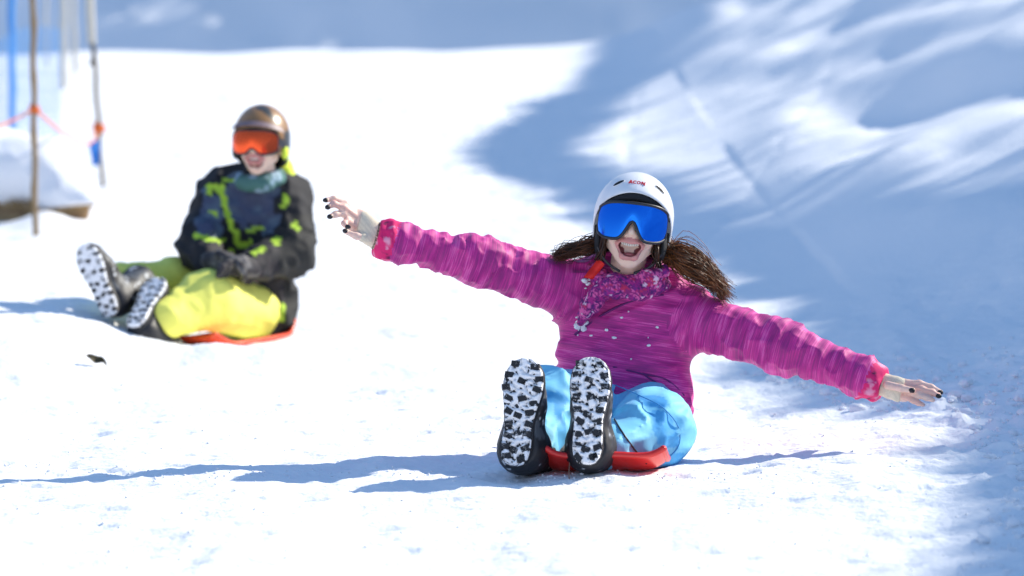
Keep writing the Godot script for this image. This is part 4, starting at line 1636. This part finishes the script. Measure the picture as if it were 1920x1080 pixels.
	# blue safety netting
	var netat := at(20, 240, 23.0)
	var no := thing("safety_net", netat, "pale blue safety netting hanging from the blue post", "net")
	var nm := Shape.new()
	var wave := func(u, v):
		var w := at(lerpf(-70, 112, u), 0, 23.1 - 0.5 * u)
		w.y = lerpf(height(w.x, -w.z) - 0.02, at(0, 66, 23).y, v) - 0.04 * sin(u * 6.0) * v
		w.z += 0.06 * sin(u * 9.0 + v * 2.0)
		return w - netat
	for k in 57:
		var pts := PackedVector3Array()
		for q in 15:
			pts.append(wave.call(k / 56.0, q / 14.0))
		nm.tube(pts, even(15, 0.0015, 0.0015), 4, false)
	for k in 61:
		var pts := PackedVector3Array()
		for q in 29:
			pts.append(wave.call(q / 28.0, k / 60.0))
		nm.tube(pts, even(29, 0.0015, 0.0015), 4, false)
	var mesh_part := put("netting", nm.done(), M.net, no)
	mesh_part.set_meta("kind", "stuff")

	# a curled leaf on the snow
	var lp := ground_at(at(180, 718, 10.55).x, -10.55)
	var leafo := thing("dead_leaf", lp, "small dark curled leaf lying alone on the bright snow", "leaf")
	var lf := Shape.new()
	lf.grid(10, 14, func(u, v):
		var w: float = sin(PI * v) * 0.018 + 0.001
		var x: float = (v - 0.5) * 0.074
		var y: float = (u - 0.5) * 2.0 * w
		return Vector3(x, 0.010 + 0.020 * (0.5 - v) + 0.012 * pow((u - 0.5) * 2.0, 2.0) + 0.006 * sin(v * 9.0), y * 0.9 + 0.004 * sin(v * 7.0)))
	put("blade", lf.done(), M.leaf, leafo)
	leafo.rotation = Vector3(deg_to_rad(48.0), deg_to_rad(-12.0), deg_to_rad(-20.0))
	leafo.position.y += 0.012
	var stem := Shape.new()
	stem.tube(PackedVector3Array([Vector3(0.030, 0.004, 0), Vector3(0.043, 0.001, 0.004), Vector3(0.052, 0.003, 0.002)]), PackedFloat32Array([0.0018, 0.0015, 0.0012]), 5)
	put("stem", stem.done(), M.leaf, leafo)


func build_crumbs() -> void:   # broken snow along the ledge and over the shaded edge
	var s := Shape.new()
	s.ball(Transform3D(Basis(), Vector3.ZERO), 5, 7, 0.9, n_fine)
	var mesh := s.done()
	mesh.surface_set_material(0, M.clump)
	var mm := MultiMesh.new()
	mm.transform_format = MultiMesh.TRANSFORM_3D
	mm.mesh = mesh
	var list := []
	for k in 2300:
		var d := 0.0
		var x := 0.0
		var r := 0.0
		if k < 1500:
			d = rng.randf_range(6.3, 10.5)
			x = table(d, EDGE) + absf(rng.randfn(0, 0.38)) + 0.02
			r = rng.randf_range(0.003, 0.009) * (2.6 if rng.randf() < 0.16 else 1.0)
		elif k < 1800:
			x = rng.randf_range(-1.5, 0.7)
			d = table(x, LIP) + rng.randfn(-0.03, 0.05)
			r = rng.randf_range(0.0015, 0.004)
		else:
			x = rng.randf_range(-1.6, 1.4)
			d = rng.randf_range(6.3, 11.5)
			r = rng.randf_range(0.0015, 0.0045)
		list.append(Transform3D(Basis(Vector3(rng.randf() - 0.5, rng.randf(), rng.randf() - 0.5).normalized(), rng.randf() * TAU).scaled(Vector3(r * rng.randf_range(0.8, 1.5), r * 0.8, r * rng.randf_range(0.8, 1.5))), ground_at(x, -d) + Vector3(0, r * 0.25, 0)))
	mm.instance_count = list.size()
	for k in list.size():
		mm.set_instance_transform(k, list[k])
	var o := MultiMeshInstance3D.new()
	o.name = "snow_crumbs"
	o.multimesh = mm
	add_child(o)
	tag(o, "loose crumbs of broken snow scattered over the run", "snow", "", "stuff")


func build_materials() -> void:
	var snow := mat("snow", lin(0.90, 0.90, 0.91), 0.75)
	var nt := NoiseTexture2D.new()
	nt.width = 512
	nt.height = 512
	nt.seamless = true
	nt.as_normal_map = true
	nt.bump_strength = 5.0
	var nn := FastNoiseLite.new()
	nn.seed = 3
	nn.frequency = 0.035
	nn.fractal_octaves = 4
	nt.noise = nn
	snow.normal_enabled = true
	snow.normal_texture = nt
	snow.normal_scale = 0.6
	snow.uv1_triplanar = true
	snow.uv1_world_triplanar = true
	snow.uv1_scale = Vector3(1.7, 1.7, 1.7)
	snow.metallic_specular = 0.3
	mat("clump", lin(0.88, 0.88, 0.90), 0.8)
	vmat("boot", 0.55)
	mat("rubber", lin(0.014, 0.014, 0.017), 0.6)
	var sk := vmat("skin", 0.5)
	sk.subsurf_scatter_enabled = true
	sk.subsurf_scatter_strength = 0.12
	mat("teeth", lin(0.80, 0.76, 0.68), 0.25)
	mat("tongue", lin(0.45, 0.12, 0.12), 0.35)
	vmat("cloth_colors", 0.8)
	streaks("streak")
	mat("seam", lin(0.04, 0.28, 0.62), 0.7)
	mat("flap", lin(0.15, 0.012, 0.14), 0.7)
	mat("red_cloth", lin(0.75, 0.015, 0.010), 0.7)
	var tr := vmat("trousers", 0.65)
	tr.rim_enabled = true
	tr.rim = 0.2
	var hw := mat("helmet_white", lin(0.82, 0.82, 0.83), 0.28)
	hw.clearcoat_enabled = true
	hw.clearcoat = 0.4
	var hb := vmat("helmet_brown", 0.3)
	hb.clearcoat_enabled = true
	hb.clearcoat = 0.5
	mat("foam", lin(0.016, 0.016, 0.018), 0.85)
	mat("frame", lin(0.020, 0.020, 0.026), 0.45)
	mat("red_print", lin(0.55, 0.02, 0.03), 0.5)
	mat("lens_blue", lin(0.012, 0.19, 0.86), 0.14, 0.95)
	mat("lens_orange", lin(0.88, 0.11, 0.035), 0.16, 0.95)
	var hr := vmat("hair", 0.38)
	hr.backlight_enabled = true
	hr.backlight = lin(0.6, 0.28, 0.1)
	var sr := mat("sled_red", lin(0.72, 0.018, 0.012), 0.28)
	sr.clearcoat_enabled = true
	sr.clearcoat = 0.3
	mat("sled_orange", lin(0.80, 0.075, 0.022), 0.32)
	mat("string", lin(0.30, 0.17, 0.12), 0.8)
	mat("lime", lin(0.66, 0.80, 0.06), 0.75)
	mat("yellow", lin(0.93, 0.89, 0.16), 0.7)
	mat("mauve", lin(0.22, 0.15, 0.16), 0.5)
	mat("bamboo", lin(0.26, 0.17, 0.08), 0.6)
	mat("pale", lin(0.22, 0.18, 0.13), 0.6)
	mat("beige", lin(0.56, 0.53, 0.46), 0.6)
	mat("orange", lin(0.85, 0.16, 0.02), 0.7)
	mat("rope", lin(0.85, 0.22, 0.06), 0.8)
	var bc := mat("blue_cloth", lin(0.05, 0.26, 0.72), 0.7)
	bc.cull_mode = BaseMaterial3D.CULL_DISABLED
	mat("blue_post", lin(0.06, 0.28, 0.66), 0.5)
	mat("net", lin(0.20, 0.48, 0.85), 0.7)
	var lf := mat("leaf", lin(0.075, 0.062, 0.03), 0.7)
	lf.cull_mode = BaseMaterial3D.CULL_DISABLED


func _ready() -> void:
	# camera: a long lens from below the riders, focused on the nearer one
	var cam := Camera3D.new()
	cam.name = "camera"
	var look := CameraAttributesPhysical.new()
	look.frustum_focal_length = 127.0
	look.frustum_focus_distance = 8.35
	look.exposure_aperture = 3.0
	cam.attributes = look
	add_child(cam)
	cam.position = Vector3(0, EYE, 0)
	cam.fov = rad_to_deg(2.0 * atan(540.0 / FOCAL))
	cam.near = 0.1
	cam.far = 400.0
	cam.current = true
	# sky, sun, exposure
	var sky_mat := ProceduralSkyMaterial.new()
	sky_mat.sky_top_color = lin(0.114, 0.227, 0.445)
	sky_mat.sky_horizon_color = lin(0.455, 0.52, 0.615)
	sky_mat.sky_curve = 0.14
	sky_mat.ground_bottom_color = lin(0.55, 0.58, 0.62)
	sky_mat.ground_horizon_color = lin(0.60, 0.66, 0.74)
	var sky := Sky.new()
	sky.sky_material = sky_mat
	var env := Environment.new()
	env.background_mode = Environment.BG_SKY
	env.sky = sky
	env.tonemap_mode = Environment.TONE_MAPPER_LINEAR
	env.tonemap_exposure = 1.55
	env.sdfgi_enabled = true
	env.ssao_enabled = true
	env.ssil_enabled = true
	var we := WorldEnvironment.new()
	we.name = "environment"
	we.environment = env
	add_child(we)
	var sun := DirectionalLight3D.new()
	sun.name = "sun"
	sun.light_energy = 1.32
	sun.light_color = lin(1.0, 0.94, 0.83)
	sun.light_angular_distance = 0.5
	sun.shadow_enabled = true
	add_child(sun)
	sun.look_at_from_position(SUN * 50.0, Vector3.ZERO, Vector3.UP)

	rng.seed = 20
	for e in [[n_big, 1, 0.8, 2], [n_mid, 2, 0.5, 3], [n_fine, 3, 0.6, 3]]:
		e[0].seed = e[1]
		e[0].frequency = e[2]
		e[0].fractal_octaves = e[3]
	build_materials()
	var t0 := Time.get_ticks_msec()
	build_ground()
	build_trees()
	build_rider()
	build_follower()
	build_course()
	build_crumbs()
